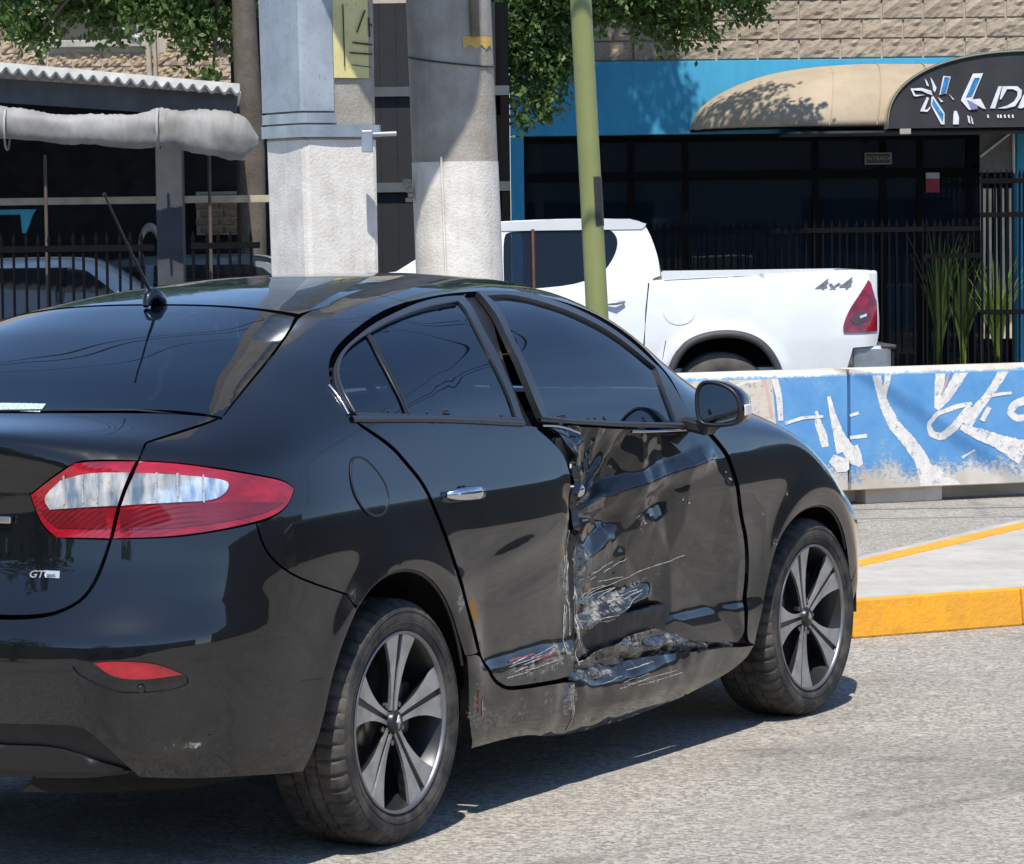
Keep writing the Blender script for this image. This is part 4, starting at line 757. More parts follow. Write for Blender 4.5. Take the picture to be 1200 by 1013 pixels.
# white lip hanging on the wave
vs=[]
for i in range(n+1):
    p=a.lerp(b,i/n); dz=.022*math.sin(i/8*2*math.pi); vs+=[(p.x,YW-.01,p.z+dz+.002),(p.x,YW-.01,p.z+.055)]
M=MB(); M.add(vs,[(2*i,2*i+2,2*i+3,2*i+1) for i in range(n)]); c=lpart('roof_edge',M,simple('white_edge',(.66,.64,.58),.6)); so=c.modifiers.new('t','SOLIDIFY'); so.thickness=.01
M=MB(); p=at(-420,75,YW+.2); q=at(279,122,YW+.2); M.box(((p.x+q.x)/2,YW+.2,(p.z+q.z)/2-.02),(q.x-p.x,.04,.18),ry=math.atan2(-(q.z-p.z),q.x-p.x)); lpart('fascia_board',M,simple('grey_board',(.10,.10,.10),.8))
M=MB(); q=at(201,300,YW+.3); M.box((q.x,YW+.3,1.25),(.20,.2,2.5)); lpart('post',M,simple('grey_post',(.05,.053,.06),.8),.01)
RUST=simple('rusty_tube',(.10,.075,.06),.7)
for px_ in (247,55): M=MB(); q=at(px_,300,YW+.5); M.tube([(q.x,YW+.5,0),(q.x,YW+.5,2.2)],.014,6); lpart('thin_post',M,RUST)
M=MB(); p=at(-420,246,YW+1);q=at(318,229,YW+1); M.box(((p.x+q.x)/2,YW+1,(p.z+q.z)/2),(q.x-p.x,.05,.055)); lpart('tan_beam',M,simple('tan_timber',(.42,.36,.25),.8))
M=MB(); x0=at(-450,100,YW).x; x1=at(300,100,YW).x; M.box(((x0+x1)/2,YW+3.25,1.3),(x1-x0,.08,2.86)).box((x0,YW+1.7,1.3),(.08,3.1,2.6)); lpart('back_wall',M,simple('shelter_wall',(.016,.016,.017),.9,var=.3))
M=MB(); p=at(258,250,YW+2.9); M.box((p.x,YW+3.1,p.z),(.42,.1,.36)); o=lpart('brick_patch',M,MORT)
bb=[block_mesh(.19,.055,.02,s+40,block_mat('old_brick',(.36,.24,.15),(.28,.18,.11)) if 'old_brick' not in MATS else MATS['old_brick'],.004) for s in range(3)]
for r_ in range(5):
    for c_ in range(2):
        b_=bpy.data.objects.new('brick',random.choice(bb)); col.objects.link(b_); b_.parent=lt; b_.location=Vector((p.x-.10+c_*.20+(-.02 if r_%2 else .02),YW+3.045,p.z-.14+r_*.068))-S
# rolled tarpaulin
tp=empty('rolled_tarpaulin',at(150,160,YW-.25)); S2=Vector(tp.location); M=MB(); vs=[]; NS,NA=250,26
for i in range(NS+1):
    t=i/NS; px=-420+ (303+420)*t; topy=np.interp(px,[-420,0,60,150,190,270,290,303],[90,124,133,135,128,131,140,160]); boty=np.interp(px,[-420,0,60,150,190,240,285,303],[130,162,168,173,174,181,188,170])
    cpt=at(px,(topy+boty)/2,YW-.25); r_=(boty-topy)/2*YW/FPX
    for k in range(NA):
        w=2*math.pi*k/NA; ww=.13*noise.noise(Vector((px*.03,math.cos(w)*1.3,math.sin(w)*1.3)))+.06*noise.noise(Vector((px*.10,w*.8,4)))-.03*abs(noise.noise(Vector((px*.09+w*1.5,w*1.1,9))))*2+.12*math.exp(-((px-186)/7)**2)*math.sin(w*5)-.10*math.exp(-((px-186)/4)**2)
        ww+=.05*noise.noise(Vector((px*.22,0,2)))*(1.2+math.sin(w)); rr=r_*(1+ww); vs.append((cpt.x-S2.x+math.cos(w)*.0,cpt.y-S2.y-math.cos(w)*rr*.6,cpt.z-S2.z+math.sin(w)*rr))
M.add(vs,[(i*NA+k,i*NA+(k+1)%NA,(i+1)*NA+(k+1)%NA,(i+1)*NA+k) for i in range(NS) for k in range(NA)],True); M.add(vs[-NA:],[tuple(range(NA))])
m=NT('grey_tarpaulin'); n=m.noise(4,6,.6,stretch=(1,1,.5)); m.set(Base_Color=m.mix(m.ramp(n,.35,.7),(.33,.32,.30),(.19,.18,.165)),Roughness=.62); m.bump(m.noise(9,3,.5,stretch=(2.5,1,.6)),.25,.03)
M.build('tarpaulin_cloth',m.m,tp); M=MB(); 
for px in (186,8): 
    c=at(px,152,YW-.25); M.lathe([(.155,-.008),(.16,0),(.155,.008)],24,'X',(c.x-S2.x,0,c.z-S2.z))
M.build('tie_cord',simple('cord',(.35,.34,.3),.8),tp); tag(tp,'long grey rolled-up tarpaulin tied under the corrugated roof edge','tarpaulin')
M=MB(); p=at(-60,248,YW+1.4); M.prism([(at(-60,246,YW+1.4).x,at(0,246,YW+1.4).z),(at(42,246,YW+1.4).x,at(0,246,YW+1.4).z),(at(38,252,YW+1.4).x,at(0,252,YW+1.4).z),(at(30,274,YW+1.4).x,at(0,274,YW+1.4).z),(at(26,274,YW+1.4).x,at(0,274,YW+1.4).z),(at(24,252,YW+1.4).x,at(0,252,YW+1.4).z),(at(-60,252,YW+1.4).x,at(0,252,YW+1.4).z)],YW+1.4,YW+1.45)
c=at(0,250,YW+1.4); M.v=[(v[0]-c.x,v[1]-c.y,v[2]-c.z) for v in M.v]; o=M.build('blue_canopy_edge',simple('turquoise',(.05,.42,.55),.5,Emission_Strength=0),loc=c); tag(o,'turquoise canopy edge with a hanging corner above the parked silver car','canopy')
p=at(176,290,YW+2.2); M=MB(); M.lathe([(.13+.03*math.cos(a),.03*math.sin(a)) for a in np.linspace(0,2*math.pi,9)],28,'Y'); M.v=[(x*.62,y,z_*1.25) for x,y,z_ in M.v]; o=M.build('hose_ring',simple('pale_rubber',(.34,.31,.28),.7),loc=p); tag(o,'pale ring of hose hanging in the shelter left of the grey post','hose')
zf=at(60,277,25.6).z
fence(at(-380,330,25.6).x,at(178,330,25.6).x,25.6,.05,at(60,272,25.6).z,.083,[at(60,292,25.6).z,.35],'iron_fence','black iron fence in front of the parked silver car at the left',.011)
fence(at(228,330,25.6).x,at(302,330,25.6).x,25.6,.05,at(260,270,25.6).z,.083,[at(260,288,25.6).z,.35],'iron_fence','short black iron fence between the grey post and the square pole',.011)
# parked cars under the shelter
def small_car(px,Y,lab,bodym,flip=1):
    c=at(px,300,Y); o=empty('parked_car',(c.x,Y,-.1)); 
    def sx(p): return p*flip
    prof=[(-1.95,.28),(-2.0,.55),(-1.95,.85),(-1.7,.96),(-1.55,1.02),(-1.05,1.42),(-.85,1.50),(.2,1.52),(.45,1.47),(1.05,1.02),(1.75,.88),(1.98,.72),(2.02,.35),(1.9,.25)]
    pr=smooth_outline([(a,0,b) for a,b in prof],it=2)[:,[0,2]] ; M=MB(); n=len(pr); vs=[]
    for y,k in ((-.80,1),(-.84,.0),(.84,0),(.80,1)):
        for a,b in pr:
            tum=max(0,b-.95)*.42; yy=y*(1 if k==0 else .97); yy=(abs(y)-tum)*(1 if y>0 else -1); s=1 if k==0 else .985; vs.append((sx(a*s),yy,.25+(b-.25)*(1 if k==0 else .992)))
    fs=[(j*n+i,j*n+(i+1)%n,(j+1)*n+(i+1)%n,(j+1)*n+i) for j in range(3) for i in range(n)]; M.add(vs,fs,True); M.add(vs[:n],[tuple(range(n))]); M.add(vs[-n:],[tuple(range(n))]); M.build('body',bodym,o)
    def win(L,nm): 
        M=MB(); f=lambda a,b:(sx(a),-(.80-max(0,b-.95)*.42)-.012,b); M.add([f(a,b) for a,b in L],[tuple(range(len(L)))]); w=M.build(nm,SHOPG2,o,fix=False); so=w.modifiers.new('t','SOLIDIFY'); so.thickness=.01
    win([(-1.38,1.02),(-1.0,1.36),(-.80,1.42),(-.62,1.43),(-.62,1.0)],'window'); win([(-.55,1.0),(-.55,1.43),(.18,1.43),(.32,1.40),(.80,1.03),(.75,.98)],'window')
    for x in (-1.25,1.3):
        w=empty('wheel',(sx(x),-.79,.31),0,o); M=MB(); M.lathe([(.20,.0),(.24,-.015),(.30,-.005),(.31,.03),(.31,.16),(.28,.18)],28,'Y'); M.build('tyre',TYRE2,w); M=MB(); M.lathe([(.0,.0),(.05,-.004),(.17,.008),(.20,.0)],28,'Y'); M.build('rim',GALV,w)
    M=MB(); M.box((sx(.72),-.90,1.02),(.14,.16,.11)); M.build('wing_mirror',bodym,o,.03)
    M=MB(); M.box((sx(-.45),-.852,.90),(.16,.02,.03)).box((sx(.35),-.852,.88),(.16,.02,.03)) ; M.build('door_handle',GALV,o,.006)
    tag(o,lab,'car','cars parked under the lean-to'); return o
SHOPG2=simple('dark_car_glass',(.012,.016,.02),.05,Coat_Weight=1.); TYRE2=simple('far_tyre',(.025,.025,.025),.8)
m=NT('silver_paint'); m.set(Base_Color=(.42,.43,.43),Metallic=.4,Roughness=.35,Coat_Weight=.6); SILV=m.m
small_car(66,28.6,'silver hatchback parked behind the iron fence under the lean-to',SILV,1)
m=NT('slate_paint'); m.set(Base_Color=(.11,.13,.14),Metallic=.3,Roughness=.35,Coat_Weight=.6)
o=small_car(268,29.3,'dark slate car parked between the grey post and the square pole',m.m,1)
# ================================================================== WHITE PICKUP
YP=28.3; k=YP/FPX
def tp_(px,py): v=at(px,py,YP); return (v.x,v.z)
zg=-.14
pk=empty('pickup_truck',(tp_(840,460)[0],YP,zg)); tag(pk,'white four-wheel-drive pickup parked behind the barrier, seen from its rear right side','pickup'); S=Vector(pk.location)
m=NT('white_paint'); m.set(Base_Color=m.mix(m.ramp(m.noise(3,4),.3,.7),(.70,.71,.71),(.62,.63,.63)),Roughness=.35,Coat_Weight=.8,Coat_Roughness=.05); WHP=m.m
def loc2(L): return [(tp_(a,b)[0]-S.x,tp_(a,b)[1]-S.z)+tuple(q for q in c) for a,b,*c in L]
# side surface of the pickup: slight barrel, tumblehome above the belt, wheel flare
zbelt=tp_(700,328)[1]-S.z; ax0=0.; 
class PS:
    def uv(s,P): P=np.asarray(P,float); return P[:,[0,2]]
    def xyz(s,uv):
        x,z=uv[:,0],uv[:,1]; d=np.clip(z-zbelt,0,2); y=-.90+.07*((z-.75)/.5)**2*np.where(z<zbelt,1,0)+np.where(z>=zbelt,.07*((zbelt-.75)/.5)**2+d*.30,0)
        r=np.hypot(x,z-.43); y=y-.03*np.exp(-((r-.50)/.05)**2)
        xr_=2.02*0+(tp_(1024,360)[0]-S.x); y=y+.10*np.clip((x-(xr_-.16))/.16,0,1)**2.2
        y=y+.010*np.exp(-((z-zbelt+.13)/.02)**2)*(x>.0)*0
        return np.stack([x,y,z],1)
PSD=PS()
def pp(name,L,mat,step=.04,off=0,gap=.004,thick=.05,par=None,holes=(),mir=True,it=2):
    out=[(a,0,b)+tuple(c) for a,b,*c in loc2(L)]; hh=[[(a,0,b)+tuple(c) for a,b,*c in loc2(h)] for h in holes]
    o=panel(name,out,PSD,mat,par or pk,step=step,gap=gap,thick=thick,holes=hh,it=it,surf=PSD.xyz)
    if off: 
        for v in o.data.vertices: v.co.y-=off
    return o
bed=[(757,327,1),(773,325),(850,321),(1008,313),(1018,318),(1022,335),(1024,385),(1018,402,1),(990,404,1),(980,440),(975,470,1),(912,470,1),(907,440),(899,415),(880,394),(850,386),(815,390),(791,404),(776,438),(770,470,1),(750,470,1)]
pp('cargo_bed',bed,WHP)
cab=[(755,470,1),(757,327),(771,322,1),(770,300),(757,262),(740,256),(660,256),(590,259),(560,262),(520,285),(470,316,1),(420,322),(330,328),(300,345),(290,400),(292,470,1)]
gl=[(592,338,1),(592,277),(600,271),(640,269),(712,267,1),(721,274),(724,285),(718,302),(704,320,1),(670,333)]
gl2=[(584,338,1),(584,274,1),(563,276),(515,307),(500,322),(508,338,1)]
cabo=pp('cab_side',cab,WHP,holes=[gl,gl2])
BOXG=glass_mat('pickup_glass',(.25,.27,.29),1.5,.01); 
pp('window_pane',gl,BOXG,off=-.012,gap=-.01,thick=.005,par=cabo); pp('window_pane',gl2,BOXG,off=-.012,gap=-.01,thick=.005,par=cabo)
M=MB(); 
for a,b,r_ in (((626,269),(626,338),.03),): p=tp_(*a);q=tp_(*b); M.tube([(p[0]-S.x,-.72,p[1]-S.z),(q[0]-S.x,-.83,q[1]-S.z)],.014,6)
M.build('door_post',simple('orange_trim',(.10,.035,.025),.6),cabo)
# far side, roof, tailgate, bed floor, bonnet as one joined inner shell of white metal
X_=lambda px:tp_(px,300)[0]-S.x; Z_=lambda py,px=800:tp_(px,py)[1]-S.z
M=MB(); rf=[(X_(545),Z_(262)),(X_(600),Z_(257)),(X_(735),Z_(256))]
M.prism([(X_(545),Z_(266)),(X_(580),Z_(258.5)),(X_(660),Z_(255.5)),(X_(738),Z_(256)),(X_(757),Z_(262)),(X_(752),Z_(268)),(X_(560),Z_(268))],-.70,.70); M.build('roof',WHP,pk,.03)
bk_=[(X_(757),Z_(264)),(X_(771),Z_(300)),(X_(772),Z_(326))]
# cab back with rear window
M=MB(); x0,z0,x1,z1=X_(757),Z_(264),X_(772),Z_(322)
M.add([(x0,-.64,z0),(x0,.64,z0),(x1,.80,z1),(x1,-.80,z1),(x1,-.80,.5),(x1,.8,.5)],[(0,1,2,3),(3,2,5,4)]); M.build('cab_back',WHP,pk,fix=False)
M=MB(); M.add([(x0+.012,-.58,z0-.03),(x0+.012,.58,z0-.03),(x1+.012,.70,z1+.03),(x1+.012,-.70,z1+.03)],[(0,1,2,3)]); c=M.build('rear_window',SHOPG2,pk,fix=False); so=c.modifiers.new('t','SOLIDIFY'); so.thickness=.008
M=MB(); xe=X_(1022); M.box((xe-.04,0,(Z_(316,1000)+Z_(400,1000))/2),(.06,1.62,Z_(316,1000)-Z_(400,1000))); tg=M.build('tailgate',WHP,pk,.02)
M=MB(); M.box((xe-.005,0,Z_(330,1000)),(.03,.25,.06)); M.build('tailgate_handle',TRIM2:=simple('grey_plastic',(.05,.05,.052),.6),tg,.01)
M=MB(); M.box(((x1+xe)/2,0,.62),(xe-x1-.1,1.5,.05)).box(((x1+xe)/2,.84,Z_(360)),(xe-x1-.06,.06,Z_(318)-Z_(400))); M.build('bed_floor',WHP,pk)
M=MB(); M.box((X_(400),0,.9),(X_(560)-X_(300),1.5,.4)).box((X_(660),.84,.8),(X_(760)-X_(560),.05,.7)).box((X_(520),0,.45),(3.6,1.3,.2)); M.build('inner_structure',INNER2:=simple('underbody_black',(.01,.01,.01),.9),pk)
M=MB(); M.prism([(X_(292),.75),(X_(300),Z_(345)),(X_(340),Z_(330)),(X_(470),Z_(318)),(X_(480),.75)],-.78,.78); M.build('bonnet',WHP,pk,.03)
M=MB(); xs_,zs_=X_(470),Z_(318); xt_,zt_=X_(550),Z_(263); M.add([(xs_,-.78,zs_),(xs_,.78,zs_),(xt_,.66,zt_),(xt_,-.66,zt_)],[(0,1,2,3)]); M.build('windscreen',BOXG,pk,fix=False)
sy_=lambda L:[(a,float(PSD.xyz(np.array([[a,b]]))[0,1])+.002,b) for a,b in loc2(L)]
M=MB(); M.tube(sy_([(585,270),(584,340),(586,400),(590,440)]),.005,6); M.build('door_gap',INNER2,pk)
M=MB(); M.tube(sy_([(775,327),(850,323),(1008,315)]),.004,6); M.build('bed_rail_line',TRIM2,pk)
M=MB(); M.tube(sy_([(775,395),(768,432),(760,436),(700,438)]),.004,6); M.build('sill_line',TRIM2,pk)
# seats inside
for x in (X_(640),X_(575)):
    M=MB(); M.box((x,-.35,.95),(.12,.5,.75),ry=R(-12)); M.box((x-.02,-.35,1.4),(.09,.26,.2)); M.build('seat',TRIM2,pk,.03)
# arch liner, flare, wheels
M=MB(); L=[(912,472),(907,440),(899,415),(880,394),(850,386),(815,390),(791,404),(776,438),(770,472)]
pts=smooth_outline([(a,-.925,b) for a,b in loc2([(a,b) for a,b in L])],closed=False,it=3); M.tube([tuple(p) for p in pts],.032,8,ell=.9); M.build('wheel_arch_flare',TRIM2,pk)
M=MB(); M.lathe([(.56,-.86),(.56,-.3)],20,'Y',(0,0,.45),0,math.pi); M.lathe([(.0,-.3),(.57,-.3)],20,'Y',(0,0,.45),0,math.pi); M.build('arch_liner',INNER2,pk,fix=False)
def pwheel(x,y,sg):
    w=empty('wheel',(x,y,.385),0,pk); M=MB(); M.lathe([(.22,.0),(.26,-.02),(.33,-.018),(.37,.0),(.385,.04),(.385,.22),(.36,.25),(.25,.24)],40,'Y'); M.build('tyre',TYREP,w); M=MB(); M.lathe([(.0,.02),(.08,.0),(.09,.03),(.19,.05),(.205,.01),(.225,.0)],32,'Y'); M.build('rim',GALV,w); w.rotation_euler=(0,0,0 if sg<0 else math.pi)
TYREP=simple('dusty_tyre',(.10,.09,.08),.9,var=.3,scale=6); pwheel(0,-.84,-1); pwheel(0,.84,1); pwheel(-3.08,-.84,-1); pwheel(-3.08,.84,1)
# lamp, bumper, badge, flap, handle, seam
REDL=NT('pickup_lamp_red'); v=REDL.noise(14,3); REDL.set(Base_Color=REDL.ramp(v,.4,.6,(.26,.006,.018),(.12,.004,.010)),Roughness=.12,Coat_Weight=1.); REDL=REDL.m
tl=pp('tail_light',[(1010,326,1),(1016,332),(1021,350),(1020,385,1),(1000,387),(979,387,1),(977,380),(984,362),(996,345)],REDL,step=.02,off=.012,thick=.03)
pp('light_insert',[(985,371,1),(997,362,1),(1008,361,1),(1007,373,1),(992,378,1)],simple('dark_insert',(.08,.05,.055),.2),step=.02,off=.018,thick=.004,par=tl,it=1)
pp('light_insert',[(997,367,1),(1006,364,1),(1006,368,1),(998,371,1)],simple('clear_insert',(.6,.6,.62),.2),step=.02,off=.022,thick=.004,par=tl,it=1)
M=MB(); xa_=X_(1002); M.box((X_(1012),0,Z_(418,1000)),(X_(1036)-X_(992),1.74,Z_(402,1000)-Z_(436,1000))); bpp=M.build('rear_bumper',simple('satin_bumper',(.42,.43,.44),.35,.7),pk,.03)
M=MB(); M.box((X_(1031),-.45,Z_(403,1000)),(.12,.85,.03)); M.box((X_(1033),-.6,Z_(420,1000)),(.10,.35,.14)); M.build('bumper_step',TRIM2,bpp,.01)
pp('fuel_flap',[(790-20,362),(778,346),(795,341),(808,350),(810,366),(800,377),(780,377)],WHP,step=.02,off=.005,thick=.004,gap=0)
M=MB(); pts=[(a,-.90-.006,b) for a,b in loc2([(748,362),(765,343),(790,341),(803,350),(804,366),(790,376)])]; 
M=MB(); p=tp_(718,352); M.tube([(p[0]-S.x-.10,-.875,p[1]-S.z-.008),(p[0]-S.x,-.90,p[1]-S.z),(p[0]-S.x+.07,-.875,p[1]-S.z+.006)],[.01,.018,.012],8); M.build('door_handle',GALV,cabo)
M=MB(); pts=[(a,float(PSD.xyz(np.array([[a,b]]))[0,1]),b) for a,b in loc2([(757,330),(753,360),(750,400),(749,440)])]; M.tube(pts,.006,6); M.build('bed_gap',INNER2,pk)
def badge(txt,px,py,size,mat):
    c=bpy.data.curves.new('x','FONT'); c.body=txt; c.size=size; c.extrude=.003; c.align_x='CENTER'; c.align_y='CENTER'; c.shear=.4; c.offset=.001; o=bpy.data.objects.new('x',c); col.objects.link(o); bpy.context.view_layer.update(); me=bpy.data.meshes.new_from_object(o); bpy.data.objects.remove(o); me.materials.append(mat); o=bpy.data.objects.new('badge',me); col.objects.link(o); o.parent=pk; q=tp_(px,py); o.location=(q[0]-S.x,float(PSD.xyz(np.array([[q[0]-S.x,q[1]-S.z]]))[0,1])-.005,q[1]-S.z); o.rotation_euler=(R(90),R(-3),0); o.scale=(1.25,1,1)
badge('4x4',966,334,.15,simple('badge_grey',(.20,.21,.23),.4))
pk.rotation_euler=(0,0,R(5)); pk.location.x-=.085
# ================================================================== OTHER SIDES OF THE STREET (beyond the frame, mirrored in the paint)
def plain_building(x,y,w,d,h,lab,wallm,rz=0,nw=6,nf=2):
    o=empty('street_building',(x,y,0),rz); M=MB(); M.box((0,0,h/2),(w,d,h)); M.build('wall',wallm,o); M=MB(); M.box((0,0,h+.12),(w+.3,d+.3,.24)); M.build('parapet',CONC,o)
    for f in range(nf):
        for i in range(nw):
            for s,ax in ((-1,0),(1,0)):
                xx=-w/2+w*(i+.5)/nw; z=1.5+f*2.9; M=MB(); M.box((xx,s*(d/2+.01),z),(w/nw*.5,.06,1.3)); fr_=M.build('window',DARKF,o); 
    tag(o,lab,'building','buildings across the street')
OCH=concrete('dark_render',(.07,.075,.07),(.05,.05,.05),1.5); GRY=concrete('grey_wall',(.22,.21,.20),(.17,.165,.16),1.5); GRN=concrete('dull_green_render',(.16,.19,.15),(.13,.15,.12),1.5)
plain_building(23,27,9,34,2.9,'dark green-grey workshop on the far right side of the street',OCH,R(-12),5,1)
plain_building(24,4,8,20,4.4,'grey single-storey warehouse right of the camera',GRY,R(-4),5,1)
plain_building(-19,-6,8,24,4.2,'dull green building left behind the camera',GRN,R(8),6,1)
plain_building(-2,-26,60,8,5.2,'grey building behind the camera across the street',GRY,0,8,1)
plain_building(-19,46,18,8,5.5,'grey building far left behind the stone house',GRY,0,6,2)
def side_tree(x,y,h,r,lab,seed):
    rr=random.Random(seed); cs=[(x+rr.uniform(-r,r)*.7,y+rr.uniform(-r,r)*.7,h+rr.uniform(-.5,.7)*r,r*rr.uniform(.4,.65)) for _ in range(11)]
    tree([(x,y,0),(x+.1,y,h*.3),(x+.05,y+.1,h*.6),(x,y,h*.8)],cs,5200,lab,seed,leaf=.17,r0=.2)
for i,(x,y,h,r) in enumerate([(-10,2,3.6,2.),(15,33,4,1.8),(-8.5,-12,4,2.2)]):
    side_tree(x,y,h,r,['tree left of the camera before the green building','tree right of the frame by the dark workshop','tree behind the camera at the left'][i],50+i)
# ================================================================== THE BLACK SEDAN
# ---------------------------------------------------------------- car materials
def paint_mat(name,scuff=False):
    m=NT(name); n1=m.noise(3,6,.6); n2=m.noise(38,5,.7); n3=m.noise(4,4,.6)
    z=m.n('SeparateXYZ',i_0=m.tc.outputs['Object']).outputs[2]
    low=m.n('MapRange',i_0=z,i_1=.75,i_2=.22,i_3=0.,i_4=1.).outputs[0]
    dust=m.math('MULTIPLY',m.ramp(n1,.38,.75),m.math('ADD',m.math('MULTIPLY',low,.10),.006))
    dust=m.math('ADD',dust,m.math('MULTIPLY',m.ramp(n2,.66,.74),m.math('MULTIPLY',low,.12)))
    colr=m.mix(dust,(.0030,.0034,.0045),(.17,.155,.13))
    rough=m.math('ADD',.32,m.math('MULTIPLY',dust,.5)); 
    crough=m.math('ADD',.018,m.math('MULTIPLY',m.ramp(n3,.4,.8),.03)); crough=m.math('ADD',crough,m.math('MULTIPLY',dust,.35)); coat=m.math('SUBTRACT',1.,m.math('MULTIPLY',dust,1.2),True)
    if scuff:
        a=m.n('Attribute',attribute_name='scuff').outputs['Fac']
        s1=m.noise(17,8,.72,stretch=(1,1,.4),dist=1.2); s2=m.noise(75,6,.8,stretch=(.35,1,1)); s3=m.noise(5,6,.65); s4=m.noise(150,4,.7,stretch=(1,1,.12))
        f=m.math('ADD',m.math('MULTIPLY',s1,.55),m.math('MULTIPLY',s2,.3)); f=m.math('ADD',f,m.math('MULTIPLY',s4,.15)); f=m.math('ADD',f,m.math('MULTIPLY',a,.255))
        mask=m.math('MULTIPLY',m.ramp(f,.645,.70),m.math('MINIMUM',m.math('MULTIPLY',a,3.),1.))
        haze=m.math('MULTIPLY',m.ramp(s3,.3,.75),m.math('MINIMUM',m.math('MULTIPLY',a,.42),.30))
        sc=m.ramp(s2,.42,.68,(.10,.095,.085),(.42,.40,.36))
        colr=m.mix(mask,m.mix(haze,colr,(.13,.12,.10)),sc)
        coat=m.math('MULTIPLY',coat,m.math('SUBTRACT',1.,m.math('MAXIMUM',mask,haze),True)); rough=m.math('ADD',rough,m.math('MULTIPLY',mask,.25))
    m.set(Base_Color=colr,Roughness=rough,Coat_Weight=coat,Coat_Roughness=crough,Specular_IOR_Level=.15,Coat_IOR=1.62)
    return m.m
PAINT=paint_mat('car_paint'); PAINTS=paint_mat('damaged_car_paint',True)
m=NT('black_trim'); m.set(Base_Color=(.011,.011,.012),Roughness=m.ramp(m.noise(20),.3,.7,(.35,)*3,(.6,)*3)); TRIM=m.m
INNER=simple('inner_black',(.006,.006,.006),.9)
CABIN=simple('cabin_fabric',(.06,.06,.065),.85,bump=.2)
m=NT('chrome'); m.set(Base_Color=(.62,.63,.65),Metallic=1,Roughness=m.ramp(m.noise(30),.3,.7,(.08,)*3,(.2,)*3)); CHROME=m.m
m=NT('satin_trim'); m.set(Base_Color=(.085,.09,.10),Metallic=.7,Roughness=.30); SATIN=m.m
GLASS=glass_mat('tinted_glass',(.12,.17,.22),1.9,.006,(.004,.011,.026))
m=NT('tyre_rubber'); n=m.noise(9,6,.7); n2=m.noise(60,4); m.set(Base_Color=m.mix(m.ramp(n,.4,.75),(.030,.030,.031),(.13,.115,.095)),Roughness=.82,Specular_IOR_Level=.25); m.bump(n2,.25,.004); TYRE=m.m
m=NT('machined_alloy'); n=m.noise(14,5); n2=m.noise(120,3,stretch=(1,1,1)); m.set(Base_Color=m.mix(m.ramp(n,.45,.8),(.50,.51,.52),(.30,.29,.27)),Metallic=.75,Roughness=m.ramp(n2,.3,.7,(.3,)*3,(.48,)*3)); ALLOY=m.m
m=NT('dark_alloy'); m.set(Base_Color=(.035,.036,.038),Metallic=.5,Roughness=.35); DALLOY=m.m
RIME=simple('rim_edge_alloy',(.24,.24,.25),.42,.8)
BRAKE=simple('brake_disc_steel',(.25,.24,.23),.35,1)
def lens_mat(name,c,em=0,scale=60,sp=.0):
    m=NT(name); n=m.noise(scale*.22,2,stretch=(1,1,2)); v=m.n('TexWave',i_Vector=m.tc.outputs['Object'],i_Scale=42.,wave_type='BANDS',bands_direction='DIAGONAL').outputs[1]
    m.set(Base_Color=m.mix(m.ramp(n,.35,.65),c,tuple(x*.55 for x in c)),Roughness=.14,Coat_Weight=1.,Coat_Roughness=.02); m.bump(v,.12,.002); return m.m
RED=lens_mat('red_lens',(.40,.005,.018)); DRED=lens_mat('dark_red_lens',(.17,.004,.010),scale=40)
m=NT('clear_lens'); v=m.noise(1.,3,.5,stretch=(34,34,9)); w_=m.noise(30,2); m.set(Base_Color=m.mix(m.ramp(w_,.60,.70),m.ramp(v,.40,.64,(.95,.95,.94),(.26,.36,.48)),(.66,.60,.50)),Metallic=.55,Roughness=.16,Coat_Weight=1.,Coat_Roughness=.02); m.bump(v,.35,.01); CLEAR=m.m
# ---------------------------------------------------------------- damage field
dp=np.array([p[:3] for p in T['dent_pts']]); dd=[.02,.0,.03,.075,.105,.03,.035,.098,.112,.035,.008,.0,.045,.05,.075,.025,.015,.008,.0,.0,.06,.085,.075,.045,.02,.0,.04,.075,.06,.03,0,.03,.035,.06,.03,.015]
anch=[(.8,1.1,0),(2.3,1.1,0),(2.3,.1,0),(.8,.1,.02),(1.03,.99,0),(.97,.5,.01),(1.2,.37,.05),(1.45,.39,.075),(1.66,.37,.05),(1.9,.34,.02),(1.22,.49,.045),(1.45,.53,.06),(1.5,1.01,.006),(2.13,.9,0),(1.3,1.03,.004)]
cp=[(p[0],p[2],d) for p,d in zip(dp,dd)]+anch
_v,_,_f,_o,_,_=delaunay_2d_cdt([Vector(c[:2]) for c in cp],[],[],0,1e-5)
_cv=np.array([(v.x,v.y) for v in _v]); _cd=np.array([cp[o[0]][2] for o in _o]); _cf=np.array(_f)
def crumple_depth(x,z):
    d=np.zeros(len(x)); 
    for f in _cf:
        a,b,c=_cv[f]; den=(b[1]-c[1])*(a[0]-c[0])+(c[0]-b[0])*(a[1]-c[1])
        if abs(den)<1e-9: continue
        l1=((b[1]-c[1])*(x-c[0])+(c[0]-b[0])*(z-c[1]))/den; l2=((c[1]-a[1])*(x-c[0])+(a[0]-c[0])*(z-c[1]))/den; l3=1-l1-l2
        m=(l1>=-1e-6)&(l2>=-1e-6)&(l3>=-1e-6); d=np.where(m,l1*_cd[f[0]]+l2*_cd[f[1]]+l3*_cd[f[2]],d)
    return d
def nz(X,s,seed=0): return np.array([noise.noise(Vector((float(a)*s+seed,float(b)*s,float(c)*s))) for a,b,c in X])
def G(x,z,cx,cz,sx,sz,rot=0):
    u=(x-cx)*math.cos(rot)+(z-cz)*math.sin(rot); v=-(x-cx)*math.sin(rot)+(z-cz)*math.cos(rot); return np.exp(-(u/sx)**2-(v/sz)**2)
